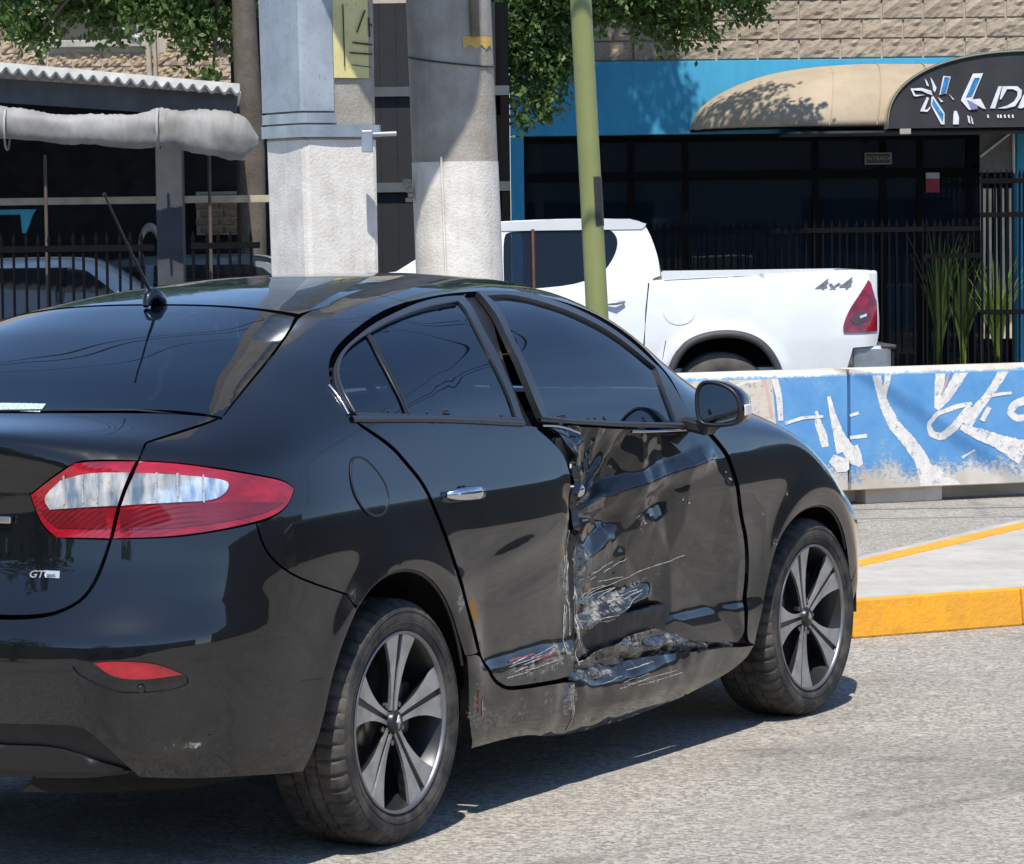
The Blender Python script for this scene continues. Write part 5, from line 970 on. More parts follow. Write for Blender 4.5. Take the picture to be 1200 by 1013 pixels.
def front_disp(X):
    x,z=X[:,0],X[:,2]; d=crumple_depth(x,z)
    w=G(x,z,1.35,.84,.28,.16)+G(x,z,1.35,.46,.3,.08)+.25*G(x,z,1.3,.65,.3,.15)
    r=1-np.abs(nz(X,9,3))*2.2; d=d+w*.0075*(r-.5)+w*.0012*nz(X,30,7)+.0012*nz(X,10,5)*G(x,z,1.4,.65,.5,.3)
    tri=lambda u:2*np.abs(2*(u-np.floor(u+.5)))-1
    ax_,az_=1.12,.79; th=np.arctan2(z-az_,x-ax_); rr=np.hypot(x-ax_,z-az_); jit=.35*nz(X,4,11)
    fan=np.clip((th+.25)/.2,0,1)*np.clip((2.0-th)/.2,0,1); d+=.013*fan*np.clip(rr/.10,0,1)*np.clip((.42-rr)/.2,0,1)*tri(th*1.75+jit)
    d+=.006*fan*np.clip(rr/.08,0,1)*np.clip((.30-rr)/.12,0,1)*tri(th*4.1+1.7*jit+.3)
    def fold(xa,za,xb,zb,w,a):
        L=math.hypot(xb-xa,zb-za); u=((x-xa)*(xb-xa)+(z-za)*(zb-za))/L/L; v=np.abs((x-xa)*(zb-za)-(z-za)*(xb-xa))/L
        return a*np.clip(1-v/w,0,1)*np.clip(u/.12,0,1)*np.clip((1-u)/.12,0,1)
    d+=fold(1.16,.80,1.95,.905,.045,-.020)+fold(1.38,.99,1.36,.82,.03,.014)+fold(1.2,.70,1.7,.80,.05,.012)+fold(1.1,.60,1.42,.72,.05,-.012)
    d+=fold(1.06,.455,1.62,.515,.032,-.026)+fold(1.10,.41,1.70,.455,.035,.030)
    e_=np.clip((1.11-x)/.06,0,1); d+=.014*e_*tri(z*9+.4*nz(X,6,2))*np.clip((.95-z)/.1,0,1)
    d+= -.012*G(x,z,1.06,.98,.05,.04)
    o=np.zeros_like(X); o[:,1]=d; o[:,2]=-.10*d*(z-.7); o[:,0]=.008*np.clip((1.09-x)/.05,0,1)*tri(z*13); return o
def rear_disp(X):
    x,z=X[:,0],X[:,2]; e=np.clip((x-.86)/.12,0,1)
    d=.012*G(x,z,.95,.62,.16,.22)+.014*e*G(x,z,.98,.66,.08,.2)*(nz(X,16,2)+.5)-.006*G(x,z,.62,.72,.25,.03,.15)+.006*G(x,z,.7,.66,.3,.05,.15)+.008*G(x,z,.72,.46,.25,.03)+.004*nz(X,12,9)*G(x,z,.7,.4,.4,.06)
    o=np.zeros_like(X); o[:,1]=d; o[:,0]=-.006*e*nz(X,20,4); return o
def sill_disp(X):
    x,z=X[:,0],X[:,2]; w=np.clip((x-.85)/.25,0,1)*np.clip((2.15-x)/.3,0,1); tri=lambda u:2*np.abs(2*(u-np.floor(u+.5)))-1
    d=w*(.038*G(x,z,1.3,.345,.36,.035)+.008*(.5-np.abs(nz(X,4,6)))*G(x,z,1.4,.3,.5,.1)+.007*nz(X,16,8)*G(x,z,1.25,.35,.3,.035)); d+=w*(.0045*tri(x*2.1+z*2+.9*nz(X,3,3))*np.clip((z-.2)/.08,0,1)+.0022*tri(x*6.3-z*4+1.6*nz(X,5,5))*np.clip((z-.26)/.06,0,1)); d+=.01*G(x,z,.95,.27,.06,.1)+.004*nz(X,10,1)
    o=np.zeros_like(X); o[:,1]=d; o[:,2]=-w*(.012*G(x,z,1.3,.3,.5,.2)+.0*x); return o
def front_scuff(V):
    x,z=V[:,0],V[:,2]; return np.clip(1.0*G(x,z,1.06,.66,.03,.22)+.9*G(x,z,1.15,.60,.10,.10)+G(x,z,1.3,.50,.24,.03,.1)*.62+.9*G(x,z,1.15,.42,.07,.05)+.35*G(x,z,1.4,.66,.3,.10)+.45*G(x,z,1.55,.44,.12,.05)+.42*G(x,z,1.52,.74,.05,.03)+.3*G(x,z,1.74,.78,.05,.02)+.6*G(x,z,2.02,.83,.03,.05)+.5*G(x,z,1.5,.545,.3,.008,.12)+.3*G(x,z,1.38,.93,.05,.03)+.5*G(x,z,1.03,.98,.04,.02),0,1)
def rear_scuff(V):
    x,z=V[:,0],V[:,2]; return np.clip(1.1*G(x,z,.985,.70,.022,.2)+.8*G(x,z,.93,.62,.06,.06)+.7*G(x,z,.7,.385,.3,.035)+.5*G(x,z,.9,.42,.08,.04)+.45*G(x,z,.36,.66,.03,.06),0,1)
def sill_scuff(V):
    x,z=V[:,0],V[:,2]; return np.clip(.45*G(x,z,.7,.27,.5,.08)+.9*G(x,z,1.2,.33,.10,.03)+.7*G(x,z,1.5,.34,.2,.03)+.8*G(x,z,.98,.27,.03,.07)+.4*G(x,z,.42,.36,.06,.08),0,1)
def bump_disp(X):
    x,z=X[:,0],X[:,2]; d=.006*np.clip(1-np.abs((z-.40)-(x+.78)*.5)/.012,0,1)*np.clip(1-np.abs(x+.78)/.07,0,1)-.004*np.clip(1-np.abs((z-.385)+(x+.78)*.25)/.01,0,1)*np.clip(1-np.abs(x+.79)/.06,0,1)
    o=np.zeros_like(X); o[:,1]=d; o[:,0]=d; return o
def bump_scuff(V): x,z=V[:,0],V[:,2]; return np.clip(.8*G(x,z,-.80,.365,.06,.012)+.3*G(x,z,-.6,.33,.15,.05)+.5*G(x,z,-.28,.67,.03,.03),0,1)
def quarter_scuff(V): x,z=V[:,0],V[:,2]; return np.clip(.9*G(x,z,-.28,.69,.035,.025)+.9*G(x,z,.29,.62,.03,.05)+.6*G(x,z,.26,.7,.02,.03),0,1)
# ---------------------------------------------------------------- assembly
car=empty('car',CARPOS,CARYAW)
tag(car,'black four-door sedan in the foreground with crushed right front door and scraped sill','car')
mirr=lambda L:[(p[0],-p[1],p[2])+tuple(p[3:]) for p in L]
DQ=Dom((.55,.25,.62),(-.65,-.75,.15)); DR=Dom((.35,0,.6),(-1,0,-.02)); DT=Dom((-.1,0,.45),(-.8,0,.5)); DF=Dom((2.45,.1,.4),(.3,-.95,.2)); DFB=Dom((2.75,0,.45),(1,0,0)); DH=Dom((2.3,0,.1),(.45,0,1)); DS=Dom((1.45,.35,.35),(0,-.75,.7))
# dark inner body: wheel wells, floor, bulkheads, so that gaps and arches look into metal
inn=MB()
for sg in (1,-1):
    gx=np.linspace(-.92,3.45,110); 
    for z0,z1 in ((.24,.40),(.40,.62),(.62,.82),(.82,.99)):
        for i in range(len(gx)-1):
            xa,xb=gx[i],gx[i+1]; cx=(xa+xb)/2; cz=(z0+z1)/2
            if min(math.hypot(cx,cz-.33),math.hypot(cx-2.7,cz-.33))<.47: continue
            c=[(x,-sg*max(.05,float(W0(x,z))-.135),z) for x,z in ((xa,z0),(xb,z0),(xb,z1),(xa,z1))]; inn.add(c,[(0,1,2,3)])
inn.box((1.35,0,.23),(1.75,1.5,.04)).box((-.66,0,.31),(.40,1.3,.05)).box((1.2,0,.66),(4.2,1.18,.03)).box((-.05,0,.36),(.8,.9,.04)).box((1.35,0,.5),(4.0,.02,.3)).box((2.95,0,.3),(.9,.9,.05))  # includes plates added to stop sun leaking into the car's shadow
for cx in (0,2.7):
    for sg in (-1,1):
        inn.lathe([(.405,sg*.62),(.405,sg*.875)],28,'Y',(cx,0,.33),R(-4),R(184)); inn.lathe([(.02,sg*.60),(.41,sg*.60)],28,'Y',(cx,0,.33),R(-4),R(184))
inn.build('inner_body',INNER,car,fix=False)
# side frames and panels
RDL,FDL=T['rear_door_lower'],T['front_door_lower']
quarter=T['quarter'][:-3]+[[.55,-.46,1.435],[.9,-.445,1.46],[1.3,-.445,1.463],[1.6,-.50,1.43],[1.8,-.575,1.37],[1.95,-.64,1.29],[2.1,-.705,1.19],[2.28,-.765,1.06,1],[2.2,-.83,1.0],[1.97,-.88,.985,1],[1.86,-.875,1.03,1],[1.80,-.83,1.12],[1.79,-.775,1.19],[1.66,-.68,1.325],[1.5,-.61,1.395],[1.31,-.555,1.43]]
quarter[0]=quarter[0][:3]
# keep quarter/C-pillar and the roof rail as two panels on well conditioned domains
qi=[i for i,p in enumerate(T['quarter'])]
Q=T['quarter']; 
qk=next(i for i,p in enumerate(Q) if i>40 and p[0]>.2)
C_Q=[[.66,-.545,1.415,1]]+Q[3:qk]+[[.215,-.468,1.395],[.40,-.468,1.42],[.62,-.46,1.44,1]]
panel('quarter_panel',C_Q,DQ,PAINTS,car,step=.016,attr=quarter_scuff)
RAIL=[[.66,-.545,1.415,1],[.62,-.46,1.44,1],[.9,-.445,1.46],[1.3,-.445,1.463],[1.6,-.50,1.43],[1.8,-.575,1.37],[1.95,-.64,1.29],[2.1,-.705,1.19],[2.26,-.765,1.06,1],[2.2,-.83,1.0],[1.97,-.88,.985,1],[1.84,-.872,1.03,1],[1.835,-.83,1.10],[1.83,-.772,1.175],[1.70,-.685,1.31],[1.5,-.60,1.395],[1.31,-.545,1.432],[1.07,-.53,1.44],[.86,-.535,1.432]]
panel('roof_rail',RAIL,DS,PAINT,car,step=.016,gap=.001)
# left side, mirrored from undamaged outlines
for nm,L,D in (('quarter_panel',C_Q,DQ),('roof_rail',RAIL,DS)):
    o=panel(nm,L,D,PAINT,car,step=.03); me=o.data; me.transform(Matrix.Diagonal((1,-1,1,1))); me.flip_normals()
fuel=panel('fuel_flap',T['fuel'],SIDE,PAINT,car,step=.012,off=.0022,thick=.006)
sstrip('fuel_flap_gap',T['fuel'],SIDE,TRIM,car,.007,.004,True,off=.002)
# rear door
rdoor=panel('rear_door',RDL,SIDE,PAINTS,car,step=.0125,disp=rear_disp,attr=rear_scuff)
o=panel('window_frame',T['rear_frame'],SIDE,SATIN,rdoor,step=.02,off=-.002,holes=[T['rear_glass']],gap=.004)
o=panel('window_pane',T['rear_glass'],SIDE,GLASS,rdoor,step=.02,off=-.009,gap=-.004,thick=0)
sstrip('window_divider',T['divider'],SIDE,TRIM,rdoor,.022,.008,off=-.005)
sstrip('belt_moulding',[[-.13,-.86,1.128],[.29,-.87,1.108],[.78,-.88,1.068]],SIDE,SATIN,rdoor,.02,.010,off=.003)
ch=T['rear_glass']; sstrip('chrome_line',[ch[i][:3] for i in range(0,9)],SIDE,SATIN,rdoor,.010,.006,off=.0)
sstrip('chrome_line',[[-.135,-.85,1.14],[-.128,-.82,1.185],[-.12,-.79,1.22]],SIDE,CHROME,rdoor,.010,.008,off=.003)
# front door, damaged
fdoor=panel('front_door',FDL,SIDE,PAINTS,car,step=.0085,disp=front_disp,attr=front_scuff,thick=.02)
tag(fdoor,'crumpled front door pushed in, grey scrapes along its rear edge and foot')
FF=[p for p in T['front_frame'] if p[0]==p[0]]
fr_shift=lambda X:np.stack([0*X[:,0],-.012*np.clip((1.25-X[:,0])/.4,0,1),0*X[:,0]],1)
panel('window_frame',FF,SIDE,SATIN,fdoor,step=.02,off=.004,holes=[T['front_glass']],gap=.004,disp=fr_shift,thick=.02)
panel('window_pane',T['front_glass'],SIDE,GLASS,fdoor,step=.02,off=-.006,gap=-.004,thick=0)
sstrip('belt_moulding',[[.86,-.88,1.075],[1.1,-.88,1.055],[1.4,-.88,1.03],[1.79,-.88,1.005]],SIDE,SATIN,fdoor,.018,.012,off=.004)
sstrip('bent_trim_strip',[[1.40,-.89,1.008],[1.55,-.89,1.0],[1.78,-.89,.992]],SIDE,CHROME,fdoor,.008,.008,off=.008)
sstrip('bent_trim_strip',[[.86,-.89,1.055],[.97,-.89,1.048],[1.08,-.89,1.02]],SIDE,CHROME,fdoor,.007,.007,off=.008)
# left doors, whole
fl=[(p[0],p[1],p[2])+tuple(p[3:]) for p in FDL]; fl=[p for p in fl if not(p[2]<.42 and 1.05<p[0]<2.1)]
for nm,L in (('rear_door',RDL),('front_door',fl)):
    o=panel(nm,L,SIDE,PAINT,car,step=.03); o.data.transform(Matrix.Diagonal((1,-1,1,1))); o.data.flip_normals()
    for a,b,mt,of,hol in (('window_frame',nm.replace('_door','_frame'),SATIN,-.002,1),('window_pane',nm.replace('_door','_glass'),GLASS,-.009,0)):
        src=FF if b=='front_frame' else T[b]
        w=panel(a,src,SIDE,mt,o,step=.03,off=of,holes=[T[nm.replace('_door','_glass')]] if hol else (),gap=.004 if hol else -.004,thick=.012 if hol else 0); w.data.transform(Matrix.Diagonal((1,-1,1,1))); w.data.flip_normals()
# B pillar, black, between the door frames
BP=[[1.09,-.52,1.44,1],[.99,-.63,1.40],[.83,-.76,1.31],[.79,-.85,1.18],[.84,-.88,1.06,1],[.86,-.885,1.03],[.96,-.89,.93],[.93,-.89,.93,1],[.74,-.87,1.06,1],[.70,-.83,1.2],[.75,-.72,1.33],[.88,-.60,1.41],[.86,-.53,1.43,1]]
for sg in (1,-1):
    o=panel('door_pillar',BP,SIDE,TRIM,car,step=.02,off=-.018,gap=-.01); 
    if sg<0: o.data.transform(Matrix.Diagonal((1,-1,1,1))); o.data.flip_normals()
# door jamb behind the gap of the front door
M=MB(); M.box((1.0,-.835,.68),(.10,.06,.68)).box((1.5,-.80,.42),(1.1,.10,.10)); M.build('door_jamb',TRIM,car,.01)
# sill
panel('sill',T['sill'],SIDE,PAINTS,car,step=.0125,disp=sill_disp,attr=sill_scuff,thick=.03)
o=panel('sill',T['sill'],SIDE,PAINT,car,step=.03,thick=.03); o.data.transform(Matrix.Diagonal((1,-1,1,1))); o.data.flip_normals()
# scrapes: bare metal and primer streaks along the crushed edges
m=NT('bare_scrape'); n=m.noise(60,5,.7); m.set(Base_Color=m.ramp(n,.35,.65,(.16,.15,.13),(.66,.63,.57)),Roughness=.5,Metallic=.2); SCR=m.m
m=NT('red_transfer'); n=m.noise(50,4,.7); m.set(Base_Color=m.ramp(n,.35,.65,(.10,.03,.03),(.36,.10,.10)),Roughness=.5); REDT=m.m
rs=random.Random(11)
def scrape(par,x,z,dx,dz,w,disp,mat=None,n=7,wob=.006):
    pts=[]
    for i in range(n):
        t=i/(n-1); xx=x+dx*t+rs.uniform(-wob,wob); zz2=z+dz*t+rs.uniform(-wob,wob)*.6; pts.append([xx,-float(W0(xx,zz2)),zz2])
    sstrip('scrape',pts,SIDE,mat or SCR,par,w,.0016,off=.0012,disp=disp,step=.012,it=1)
for k in range(9): z=rs.uniform(.50,.80); scrape(rdoor,rs.uniform(.955,.985)-.02*abs(z-.66),z,rs.uniform(-.01,.012),-rs.uniform(.05,.16),rs.uniform(.0018,.0055),rear_disp,wob=.004)
for k in range(11): z=rs.uniform(.52,.80); scrape(fdoor,rs.uniform(1.045,1.075),z,rs.uniform(-.01,.02),-rs.uniform(.05,.2),rs.uniform(.0018,.006),front_disp,wob=.004)
for k in range(8): scrape(fdoor,rs.uniform(1.1,1.45),rs.uniform(.52,.64),rs.uniform(.06,.22),rs.uniform(.0,.035),rs.uniform(.001,.0028),front_disp,wob=.003)
for x_,z_ in ((1.5,.745),(1.53,.73),(1.56,.75),(1.73,.785),(1.76,.775),(2.0,.85),(2.02,.83),(1.35,.64),(1.5,.55)): scrape(fdoor,x_,z_,rs.uniform(.01,.03),rs.uniform(-.015,.015),rs.uniform(.004,.008),front_disp,CHROME,wob=.003)  # short chrome strips put in as bright glints on the dents
scrape(fdoor,1.18,.535,.62,.075,.0022,front_disp,n=14,wob=.003)
for k in range(10): scrape(fdoor,rs.uniform(1.08,1.4),rs.uniform(.43,.54),rs.uniform(.08,.22),rs.uniform(-.01,.03),rs.uniform(.002,.006),front_disp,wob=.0025)
for k in range(8): scrape(rdoor,rs.uniform(.56,.74),rs.uniform(.365,.415),rs.uniform(.08,.22),rs.uniform(.0,.02),rs.uniform(.001,.004),rear_disp,wob=.001)
for k in range(3): scrape(rdoor,rs.uniform(.58,.78),rs.uniform(.402,.42),rs.uniform(.10,.18),rs.uniform(0,.006),rs.uniform(.005,.010),rear_disp,REDT,wob=.0015)
S0=lambda X:sill_disp(X)
def sscr(x,z,dx,dz,w,mat=None): 
    pts=[[x+dx*i/6+rs.uniform(-.002,.002),-.9,z+dz*i/6+rs.uniform(-.0015,.0015)] for i in range(7)]; sstrip('scrape',pts,SIDE,mat or SCR,car,w,.0016,off=.0015,disp=sill_disp,step=.012,it=1)
for k in range(9): sscr(rs.uniform(1.08,1.45),rs.uniform(.255,.318),rs.uniform(.12,.34),rs.uniform(-.006,.012),rs.uniform(.001,.0035))
for k in range(3): sscr(.985+k*.012,.31-.03*k,.012,-.08,.004)
sscr(.40,.36,.02,-.07,.008,REDT); sscr(.43,.33,.01,-.05,.004)
# sheet metal of the sill folded into the opening under the door
def fold_disp(X):
    x,z=X[:,0],X[:,2]; tri=lambda u:2*np.abs(2*(u-np.floor(u+.5)))-1
    o=np.zeros_like(X); o[:,1]=.010*tri(z*14+x*1.3+.6*nz(X,6,4))+.010*nz(X,13,6)+.006*tri(x*6+z*9+nz(X,5,2)); return o
panel('folded_sill_metal',T['sill_fold'],SIDE,PAINTS,car,step=.008,off=-.030,gap=0,thick=.004,disp=fold_disp,attr=lambda V:np.full(len(V),.55))
# fender
FE=T['fender'][:20]+[[3.04,-.88,.415,1],[3.10,-.865,.50],[3.17,-.83,.62],[3.22,-.79,.70,1],[3.15,-.75,.82],[3.0,-.735,.905],[2.8,-.74,.95],[2.6,-.75,.985],[2.3,-.765,1.04,1],[2.2,-.83,1.0],[1.99,-.88,.985,1]]
panel('fender',FE,DF,PAINTS,car,step=.016,attr=lambda V:np.clip(.7*G(V[:,0],V[:,2],2.28,.70,.02,.02)+.7*G(V[:,0],V[:,2],2.45,.75,.02,.02)+.6*G(V[:,0],V[:,2],2.36,.60,.02,.02)+.9*G(V[:,0],V[:,2],2.86,.68,.015,.03),0,1))
o=panel('fender',FE,DF,PAINT,car,step=.03); o.data.transform(Matrix.Diagonal((1,-1,1,1))); o.data.flip_normals()
# arch lips
RA=[(.40,.46)]; ra=T['quarter_arch']
for L,nm in ((T['quarter_arch'][1:10],'arch_lip'),(T['fender'][10:19],'arch_lip')):
    sstrip(nm,L,SIDE,TRIM,car,.012,.010,off=-.008)
# roof, glass, bonnet, boot
sy=lambda L:L+[(p[0],-p[1],p[2])+tuple(p[3:]) for p in L[::-1] if abs(p[1])>1e-6]
panel('roof',sy([(.205,0,1.41),(.2,-.30,1.41),(.215,-.46,1.40,1),(.45,-.47,1.42),(.62,-.457,1.44),(.9,-.443,1.46),(1.3,-.443,1.463),(1.55,-.47,1.44,1),(1.62,-.3,1.45),(1.66,0,1.46)]),TOP,PAINT,car,step=.025)
panel('windscreen',sy([(1.68,0,1.46),(1.64,-.3,1.45),(1.57,-.475,1.44,1),(1.8,-.57,1.37),(1.95,-.635,1.29),(2.1,-.70,1.19),(2.25,-.755,1.06,1),(2.45,-.5,1.1),(2.58,0,1.08)]),TOP,GLASS,car,step=.03,thick=.004,off=-.003)
panel('bonnet',sy([(2.60,0,1.05),(2.47,-.5,1.05),(2.31,-.755,1.03,1),(2.6,-.742,.985),(2.8,-.732,.95),(3.0,-.727,.905),(3.15,-.742,.82,1),(3.3,-.60,.79),(3.38,-.4,.78),(3.42,0,.77)]),DH,PAINT,car,step=.03)
GL=[p for p in T['backlight']]
blh=[(-.66,0,1.16),(-.63,-.3,1.16),(-.525,-.687,1.162,1)]+[tuple(p[:3]) for p in GL[1:5]]+[(.19,-.465,1.39,1),(.19,-.3,1.41),(.195,0,1.41)]
panel('rear_window',sy(blh),TOP,GLASS,car,step=.02,thick=.004,off=-.002)
sstrip('rear_window_seal',sy([(-.665,0,1.16),(-.635,-.3,1.16),(-.535,-.69,1.162,1)]),TOP,TRIM,car,.012,.004,closed=False,off=.001)
TR=T['trunk']; trh=[(-.675,0,1.15),(-.645,-.3,1.15),(-.54,-.69,1.16,1)]+[tuple(p) for p in TR[1:5]]+[tuple(p) for p in TR[5:15]]+[tuple(TR[15][:3])]+[(-.955,-.43,.682),(-.965,-.2,.68),(-.97,0,.68)]
panel('boot_lid',sy([p for p in trh]),DT,PAINT,car,step=.016,thick=.02)
# lip line of the boot lid
# lights
def lamp(nm,out,white,sg=1):
    r=panel(nm,out,DQ,RED,car,step=.014,off=.004,gap=.002,thick=.02)
    a=panel('reversing_lens',white,DQ,CLEAR,r,step=.012,off=.0075,gap=.002,thick=.004)
    zs=[p[2] for p in out]
    res=[r,a]
    low=[(p[0],p[1],p[2]) for p in out]
    c=np.mean(np.array([p[:3] for p in out]),0); lo=[]
    for p in out:
        q=np.array(p[:3]); 
        if q[2]<.952: lo.append(tuple(c+(q-c)*np.array([.93,.93,.80]))+tuple(p[3:]))
    lo=[(lo[0][0],lo[0][1],.945,1)]+lo+[(lo[-1][0],lo[-1][1],.945,1)]
    try: res.append(panel('lower_lens',lo,DQ,DRED,r,step=.012,off=.006,gap=.004,thick=.003))
    except Exception as e: print('lens',e)
    return res
for sg in (1,-1):
    for nm,a,b in (('tail_light',T['lampout'],T['lwo']),('tail_light',T['lampin'],T['lwi'])):
        L=lamp(nm,a,b)
        if sg<0:
            for o in L: o.data.transform(Matrix.Diagonal((1,-1,1,1))); o.data.flip_normals()
# bulbs, bowls and ribs behind the clear lenses
m=NT('lamp_bowl'); w=m.n('TexWave',i_Vector=m.tc.outputs['Object'],i_Scale=30.,wave_type='RINGS').outputs[1]; m.set(Base_Color=(.80,.79,.76),Metallic=1.,Roughness=.18); m.bump(w,.5,.004); BOWL=m.m
m=NT('lens_rib_grey'); m.set(Base_Color=(.42,.43,.45),Roughness=.2); AMB=m.m
def ell(cx,y,cz,rx,rz,n=16): return [(cx+rx*math.cos(a),y,cz+rz*math.sin(a)) for a in np.linspace(0,2*math.pi,n,endpoint=False)]
for L,k in ((T['lwo'],0),(T['lwi'],1)):
    P=[np.array(p[:3]) for p in L]; a=np.array(P).min(0); b=np.array(P).max(0)
    if k==0: A,B=np.array([-.845,-.62,1.0]),np.array([-.70,-.79,.985])
    else: A,B=np.array([-.865,-.60,1.0]),np.array([-.90,-.43,.99])
    for t,r in ():
        q=A+(B-A)*t; d=(B-A)/np.linalg.norm(B-A)
        out=[tuple(q+d*r*1.3*math.cos(w)+np.array([0,0,r*math.sin(w)*.8])) for w in np.linspace(0,2*math.pi,14,endpoint=False)]
        o=panel('reflector_bowl',out,DQ,BOWL,car,step=.008,off=.0105,gap=0,thick=.002)
    for t in (.30,.52,.80):
        q=A+(B-A)*t; U=(B-A)/np.linalg.norm(B-A)*.0022; out=[tuple(q+U+np.array([0,0,.035])),tuple(q-U+np.array([0,0,.035])),tuple(q-U-np.array([0,0,.035])),tuple(q+U-np.array([0,0,.035]))]
        panel('lens_rib',[p+(1,) for p in out],DQ,AMB,car,step=.004,off=.0100,gap=0,thick=.002,it=0)
# bumpers
BR=T['bumper']; brh=[(-.97,0,.675),(-.965,-.2,.675),(-.955,-.43,.677)]+[tuple(p) for p in BR[1:23]]+[(-.99,-.32,.415,1),(-.99,0,.41)]
panel('rear_bumper',sy(brh),DR,PAINTS,car,step=.016,disp=bump_disp,attr=bump_scuff,holes=[T['refl_recess'],[(p[0],-p[1],p[2])+tuple(p[3:]) for p in T['refl_recess']]][:1])
panel('reflector_recess',T['refl_recess'],DR,PAINT,car,step=.014,off=-.008,gap=-.004)
rf=panel('rear_reflector',T['reflector'],DR,RED,car,step=.012,off=.0,gap=.001)
sstrip('bumper_crease',T['crease2'],DR,TRIM,car,.003,.003,off=-.0004,it=1)
dif=sy([(-.985,0,.40),(-.985,-.32,.405),(-.965,-.5,.41,1),(-.94,-.56,.385),(-.86,-.66,.300,1),(-.87,-.5,.295,1),(-.88,-.3,.295),(-.88,0,.295)])
panel('diffuser',dif,DR,TRIM,car,step=.03,off=-.03,gap=-.01)
panel('diffuser_lip',sy([(-.97,0,.355),(-.965,-.40,.36),(-.95,-.47,.35,1),(-.87,-.64,.298,1),(-.89,-.4,.305),(-.90,0,.31)]),DR,TRIM,car,step=.025,off=-.02,gap=0,thick=.02)
hl=[(3.225,-.79,.69,1),(3.16,-.745,.81,1),(3.31,-.60,.785),(3.39,-.42,.76,1),(3.50,-.45,.66),(3.40,-.68,.60,1)]
for sg in(1,-1):
    o=panel('headlight',hl,DFB,CLEAR,car,step=.025,off=.001)
    if sg<0:o.data.transform(Matrix.Diagonal((1,-1,1,1))); o.data.flip_normals()
panel('front_bumper',sy([(3.43,0,.755),(3.39,-.4,.755,1),(3.50,-.45,.655),(3.40,-.68,.595,1),(3.225,-.795,.685,1),(3.175,-.83,.62),(3.10,-.865,.50),(3.04,-.88,.41,1),(3.02,-.87,.30),(3.06,-.85,.19,1),(3.4,-.6,.17),(3.52,0,.17)]),DFB,PAINT,car,step=.025,thick=.03)
# door handles, lock, badge, chrome strip
def hnd(x,z,parent,sg=1):
    y=-sg*float(W0(x,z)); M=MB(); pts=[(x-.085,y,z),(x-.07,y-sg*.022,z+.002),(x-.03,y-sg*.034,z+.002),(x+.03,y-sg*.034,z),(x+.07,y-sg*.026,z-.003),(x+.085,y,z-.005)]
    M.tube(pts,[.008,.016,.019,.019,.015,.008],10,ell=.5); o=M.build('door_handle',CHROME,parent)
    c=MB(); c.lathe([(.0,-sg*.001),(.03,-sg*.001)],20,'Y',(x,y-sg*.0015,z-.008)); 
    c.add([(x+.075*math.cos(a),y-sg*.003,z-.012+.028*math.sin(a)) for a in np.linspace(0,2*math.pi,20,endpoint=False)],[tuple(range(20))]); c.build('handle_cup',TRIM,o)
hnd(.335,.905,rdoor); hnd(.335,.905,car,-1); hnd(1.18,.90,car,-1)
M=MB(); p=np.array([[1.045,-.9,.862]]); y=-float(W0(1.045,.862))+.028
M.lathe([(.0,-.022),(.012,-.022),(.020,-.016),(.022,0),(.022,.02)],20,'Y',(1.045,y,.862)); M.build('door_lock',CHROME,fdoor)
hits=lambda P,D:D.xyz(D.uv(np.array(P,float)))
def decal(name,pts,dom,mat,parent,off=.003,step=.006,thick=.003): return panel(name,pts,dom,mat,parent,step=step,off=off,gap=0,thick=thick,it=0)
m=NT('badge_silver'); m.set(Base_Color=(.75,.76,.78),Metallic=.6,Roughness=.25); BADGE=m.m
def text_on(body,size,loc,rot,mat,parent,name='lettering',ext=.001,sx=1,shear=0,align='CENTER'):
    c=bpy.data.curves.new(name,'FONT'); c.body=body; c.size=size; c.extrude=ext; c.align_x=align; c.align_y='CENTER'; c.shear=shear; c.resolution_u=2
    o=bpy.data.objects.new(name,c); dg=None; col.objects.link(o); bpy.context.view_layer.update(); me=bpy.data.meshes.new_from_object(o); bpy.data.objects.remove(o)
    me.materials.append(mat); o=bpy.data.objects.new(name,me); col.objects.link(o); o.location=loc; o.rotation_euler=rot; o.scale=(sx,1,1)
    if parent:o.parent=parent
    return o
bx,by,bz=T['misc'][2][:3]
P=hits([[-.92,-.445,.783],[-.92,-.40,.783],[-.92,-.445,.79]],DR); t=P[1]-P[0]; t/=np.linalg.norm(t)
pl=[hits([[-.92,-.46,.775]],DR)[0],hits([[-.92,-.46,.793]],DR)[0],hits([[-.92,-.415,.793]],DR)[0],hits([[-.92,-.42,.775]],DR)[0]]
decal('badge_plate',[tuple(q)+(1,) for q in pl],DR,BADGE,car,.004)
yawb=math.atan2(t[1],t[0])
text_on('GT',.026,tuple(hits([[-.92,-.395,.783]],DR)[0]+np.array([-.006,0,0])),(R(88),0,yawb+math.pi),BADGE,car,'badge_lettering',.002,1.2,.3)
text_on('sport',.011,tuple(hits([[-.92,-.438,.784]],DR)[0]+np.array([-.0085,0,0])),(R(88),0,yawb+math.pi),TRIM,car,'badge_lettering',.0008,1.0,.3)
M=MB(); a=hits([[-.91,-.318,.915]],DR)[0]; b=hits([[-.91,.318,.915]],DR)[0]; M.box(((a[0]+b[0])/2-.012,0,.915),(.012,.64,.018)); M.build('chrome_strip',CHROME,car,.003)
M=MB(); a=hits([[-.93,0,.80]],DR)[0]; M.box((a[0]-.001,0,.79),(.012,.54,.13)); pr=M.build('plate_recess',TRIM,car,.004)
M=MB(); M.box((a[0]-.012,0,.79),(.004,.44,.12)); M.build('number_plate',simple('plate_white',(.6,.6,.58),.5),car,.002)
M=MB(); q=hits([[-.90,-.684,.522]],DR)[0]; M.lathe([(.0,-.004),(.009,-.004),(.011,.0)],16,'Y'); s=M.build('parking_sensor',PAINT,car); s.location=q+np.array([.002,.004,-.012]); s.rotation_euler=(0,0,R(-35))
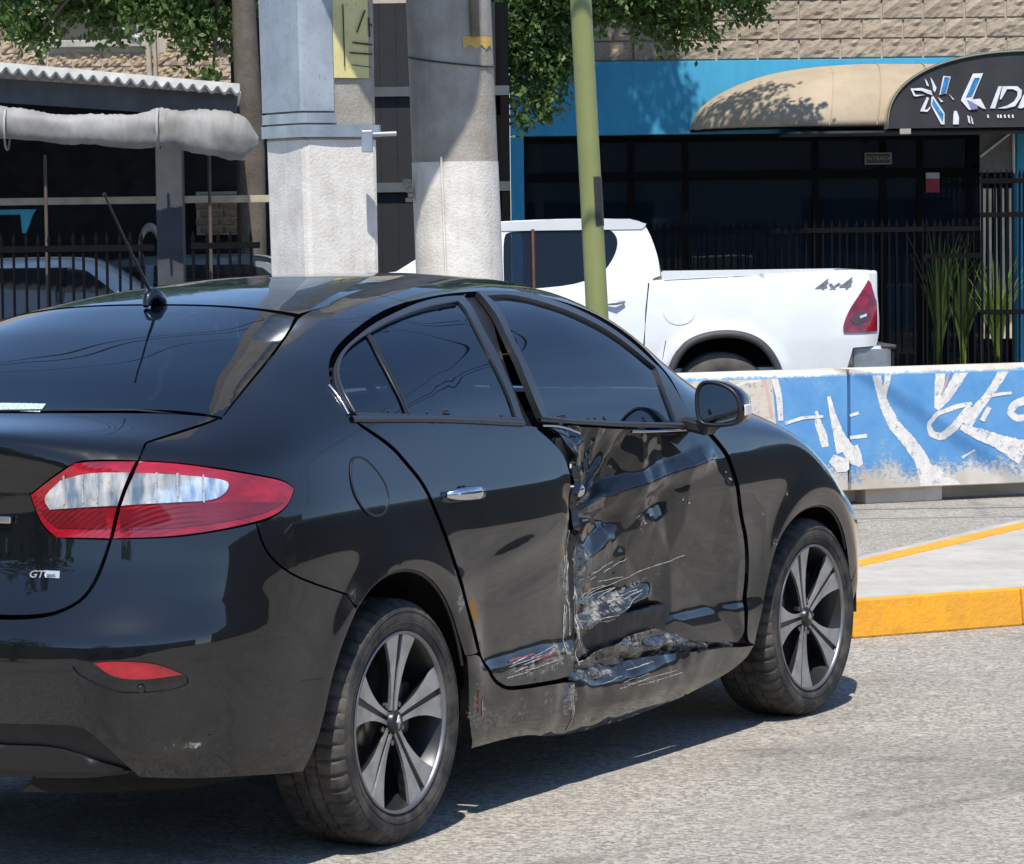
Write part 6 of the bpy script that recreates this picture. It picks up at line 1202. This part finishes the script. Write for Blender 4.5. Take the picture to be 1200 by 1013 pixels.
# window sticker
m=NT('sticker'); v=m.noise(160,2); m.set(Base_Color=m.ramp(v,.45,.52,(.30,.42,.40),(.55,.66,.62)),Roughness=.5); STK=m.m
decal('window_sticker',[(-.655,-.02,1.17,1),(-.655,-.22,1.17,1),(-.60,-.20,1.18,1),(-.605,-.01,1.18,1)],TOP,STK,car,.001,.02,.0005)
# mirror
def mirror_unit(sg,parent):
    s=-sg; M=MB()   # s: y sign (right side negative)
    sec=[]; cx,cz=1.765,1.078
    prof=[(-.075,-.06),(-.085,0),(-.08,.045),(-.05,.068),(.02,.062),(.085,.035),(.105,-.01),(.10,-.055),(.06,-.068),(-.03,-.07)]
    rings=[(0,1),(.03,1.03),(.07,.98),(.11,.80),(.135,.5)]
    n=24
    pp=smooth_outline([(a,0,b) for a,b in prof],it=2)[:,[0,2]]; n=len(pp); vs=[];fs=[]
    for dx,k in rings:
        for a,b in pp: vs.append((cx+dx,s*(.985+ a*k*.80),cz+b*k))
    vs2=[]
    for i in range(len(rings)-1):
        for k in range(n): fs.append((i*n+k,i*n+(k+1)%n,(i+1)*n+(k+1)%n,(i+1)*n+k))
    fs.append(tuple(range(n))[::-1]); fs.append(tuple(range((len(rings)-1)*n,len(rings)*n)))
    M.add(vs,fs,True); h=M.build('wing_mirror',PAINT,parent)
    g=MB(); g.add([(cx-.003,s*(.985+a*.88*.80),cz+b*.86) for a,b in pp],[tuple(range(n))]); m_=NT('mirror_glass') if 'mirror_glass' not in MATS else None
    if m_: m_.set(Base_Color=(.35,.37,.40),Metallic=1,Roughness=.03)
    g.build('mirror_glass',MATS['mirror_glass'],h)
    r=MB(); r.tube([(cx-.004,s*(.985+a*.97*.80),cz+b*.97) for a,b in np.vstack([pp,pp[:1]])],.006,6,False); r.build('mirror_rim',TRIM,h)
    f=MB(); f.box((1.81,s*.905,1.005),(.08,.09,.04),rx=s*R(-12)); f.build('mirror_foot',TRIM,h,.01)
    i=MB(); i.box((cx+.045,s*1.066,cz-.022),(.05,.010,.035)); i.build('indicator',simple('indicator_lens',(.75,.72,.68),.15),h,.004)
mirror_unit(1,car); mirror_unit(-1,car)
# antenna
M=MB(); ax=.20; az=float(hits([[ax,0.001,1.4]],TOP)[0][2])
M.tube([(ax+.035,0,az-.004),(ax+.02,0,az+.012),(ax-.01,0,az+.028),(ax-.03,0,az+.018),(ax-.045,0,az-.004)],[.018,.024,.022,.018,.008],12); an=M.build('antenna',PAINT,car)
M=MB(); M.tube([(ax-.005,0,az+.02),(ax-.09,0.01,az+.14),(ax-.20,0.02,az+.30)],[.005,.0035,.0028],8); M.tube([(ax-.20,.02,az+.30),(ax-.205,.02,az+.308)],.005,6); M.build('antenna_mast',DALLOY,an)
# interior
def seat(x,y,w,parent,rear=False):
    M=MB(); M.box((x,y,.50),(.5,w,.16)); M.box((x-.25,y,.80),(.14,w*.92,.62),ry=R(-16),taper=.86); s=M.build('seat',CABIN,parent,.05)
    for dy in ([0] if not rear else [-w*.30,w*.30]):
        H=MB(); H.box((x-.36,y+dy,1.19),(.09,.25,.17),ry=R(-10)); H.tube([(x-.34,y+dy-.05,1.05),(x-.36,y+dy-.05,1.15)],.006,6).tube([(x-.34,y+dy+.05,1.05),(x-.36,y+dy+.05,1.15)],.006,6); H.build('headrest',CABIN,s,.03)
seat(1.45,-.37,.50,car); seat(1.45,.37,.50,car); seat(.45,0,1.25,car,True)
M=MB(); M.box((-.28,0,1.02),(.62,1.2,.03)).box((1.0,0,.36),(2.6,1.35,.03)).box((2.1,0,.93),(.5,1.35,.16)); M.build('parcel_shelf',CABIN,car,.01)
M=MB(); M.lathe([(.185+.014*math.cos(a),.014*math.sin(a)) for a in np.linspace(0,2*math.pi,9)],28,'X',(1.78,.37,.98)); w=M.build('steering_wheel',TRIM,car)
# wheels
def wheel(parent,x,sg,steer=0,ang=0):
    y0=-sg*.885; root=empty('wheel',(x,-sg*.885,.325),0,parent); root.rotation_euler=(0,ang,-steer if sg>0 else steer+math.pi)
    # local: outer face towards -y
    Rt=.325
    N=240
    prof=[(.236,.006),(.246,-.003),(.262,-.009),(.283,-.012),(.300,-.008),(.3125,.002),(.3205,.014),(.3245,.028),(.3250,.044),(.3250,.064),(.3175,.0645),(.3175,.072),(.3252,.0725),(.3252,.102),(.3175,.1025),(.3175,.110),(.3252,.1105),(.3252,.140),(.3175,.1405),(.3175,.148),(.3250,.1485),(.3245,.180),(.3205,.196),(.3125,.207),(.295,.218),(.26,.214),(.236,.205)]
    def mod(i,j,r):
        if j in(5,6,7,8,9,19,20,21,22) and i%5==0: return r-.0075
        if j in (12,13,16,17) and i%6==0: return r-.006
        return r
    M=MB(); M.lathe(prof,N,'Y',mod=mod); t=M.build('tyre',TYRE,root,fix=True); t.data.set_sharp_from_angle(angle=R(24))
    M=MB(); M.lathe([(.262,-.0102),(.264,-.0115),(.2665,-.0108)],72,'Y'); M.lathe([(.292,-.0112),(.294,-.0122),(.296,-.0106)],72,'Y'); M.build('sidewall_ring',TYRE,t)
    M=MB(); M.lathe([(.240,.004),(.2415,-.002),(.239,-.006),(.233,-.004),(.231,.004)],72,'Y'); M.build('rim_edge',RIME,root)
    M=MB(); M.lathe([(.234,.002),(.226,.015),(.218,.05),(.205,.10),(.2,.19)],72,'Y'); M.build('rim_barrel',DALLOY,root)
    M=MB(); M.lathe([(.0,.125),(.165,.125),(.165,.112),(.07,.112),(.07,.10),(.0,.10)],48,'Y'); M.build('brake_disc',BRAKE,root)
    M=MB(); M.box((.12,.10,.03),(.06,.09,.14)); M.build('brake_caliper',DALLOY,root,.012)
    def wid(r,side): # half width outward from groove centre
        k=np.interp(r,[.03,.06,.10,.14,.18,.232],[.017,.018,.023,.034,.053,.084]); return k
    for i in range(5):
        a=math.pi/2+i*2*math.pi/5; u=Vector((math.cos(a),0,math.sin(a))); v=Vector((-math.sin(a),0,math.cos(a)))
        back=MB(); rs=[.03,.06,.09,.12,.15,.18,.205,.231]; dep=lambda r:.022-.018*(r/.231)**1.5
        vs=[];fs=[]
        for r in rs:
            w=wid(r,1)-.002; d=dep(r)+.006
            vs+=[u*r-v*w+Vector((0,d,0)),u*r+v*w+Vector((0,d,0)),u*r+v*(w*.8)+Vector((0,d+.03,0)),u*r-v*(w*.8)+Vector((0,d+.03,0))]
        for k in range(len(rs)-1):
            for q in range(4): fs.append((k*4+q,k*4+(q+1)%4,k*4+4+(q+1)%4,k*4+4+q))
        fs+=[(3,2,1,0),tuple(range(len(vs)-4,len(vs)))]; back.add(vs,fs); sp=back.build('spoke',DALLOY,root)
        for s in (-1,1):
            b=MB(); vs=[];fs=[]
            for r in rs:
                w0=.0050+ (.0055*r/.231); w1=wid(r,1); d=dep(r)
                vs+=[u*r+v*s*w0+Vector((0,d,0)),u*r+v*s*w1+Vector((0,d-.001,0)),u*r+v*s*(w1-.001)+Vector((0,d+.008,0)),u*r+v*s*w0+Vector((0,d+.008,0))]
            for k in range(len(rs)-1):
                for q in range(4): fs.append((k*4+q,k*4+(q+1)%4,k*4+4+(q+1)%4,k*4+4+q))
            fs+=[(3,2,1,0),tuple(range(len(vs)-4,len(vs)))]; b.add(vs,fs); b.build('spoke_face',ALLOY,sp)
    M=MB(); M.lathe([(.0,.006),(.024,.006),(.029,.010),(.031,.03)],32,'Y'); h=M.build('hub_cap',DALLOY,root)
    M=MB(); M.prism([(0,.019),(.010,0),(0,-.019),(-.010,0)],.003,.007); M.prism([(0,.010),(.005,0),(0,-.010),(-.005,0)],.001,.0075); M.build('hub_emblem',ALLOY,h)
    for i in range(5):
        a=math.pi/2+math.pi/5+i*2*math.pi/5; M=MB(); M.lathe([(0,.022),(.008,.022),(.009,.04)],6,'Y',(.055*math.cos(a),0,.055*math.sin(a)),smooth=False); M.build('wheel_bolt',BRAKE,root)
    return root
wheel(car,0,1,0,R(4)); wheel(car,2.7,1,.0474,R(-20)); wheel(car,0,-1); wheel(car,2.7,-1)
M=MB(); M.tube([(-.1,-.70,.33),(-.1,.70,.33)],.035,10); M.tube([(2.7,-.70,.32),(2.7,.70,.32)],.03,10); M.box((-.1,0,.3),(.25,1.0,.1)); M.tube([(-.75,.3,.26),(-.95,.32,.27)],.03,12); M.build('axle',TRIM,car)
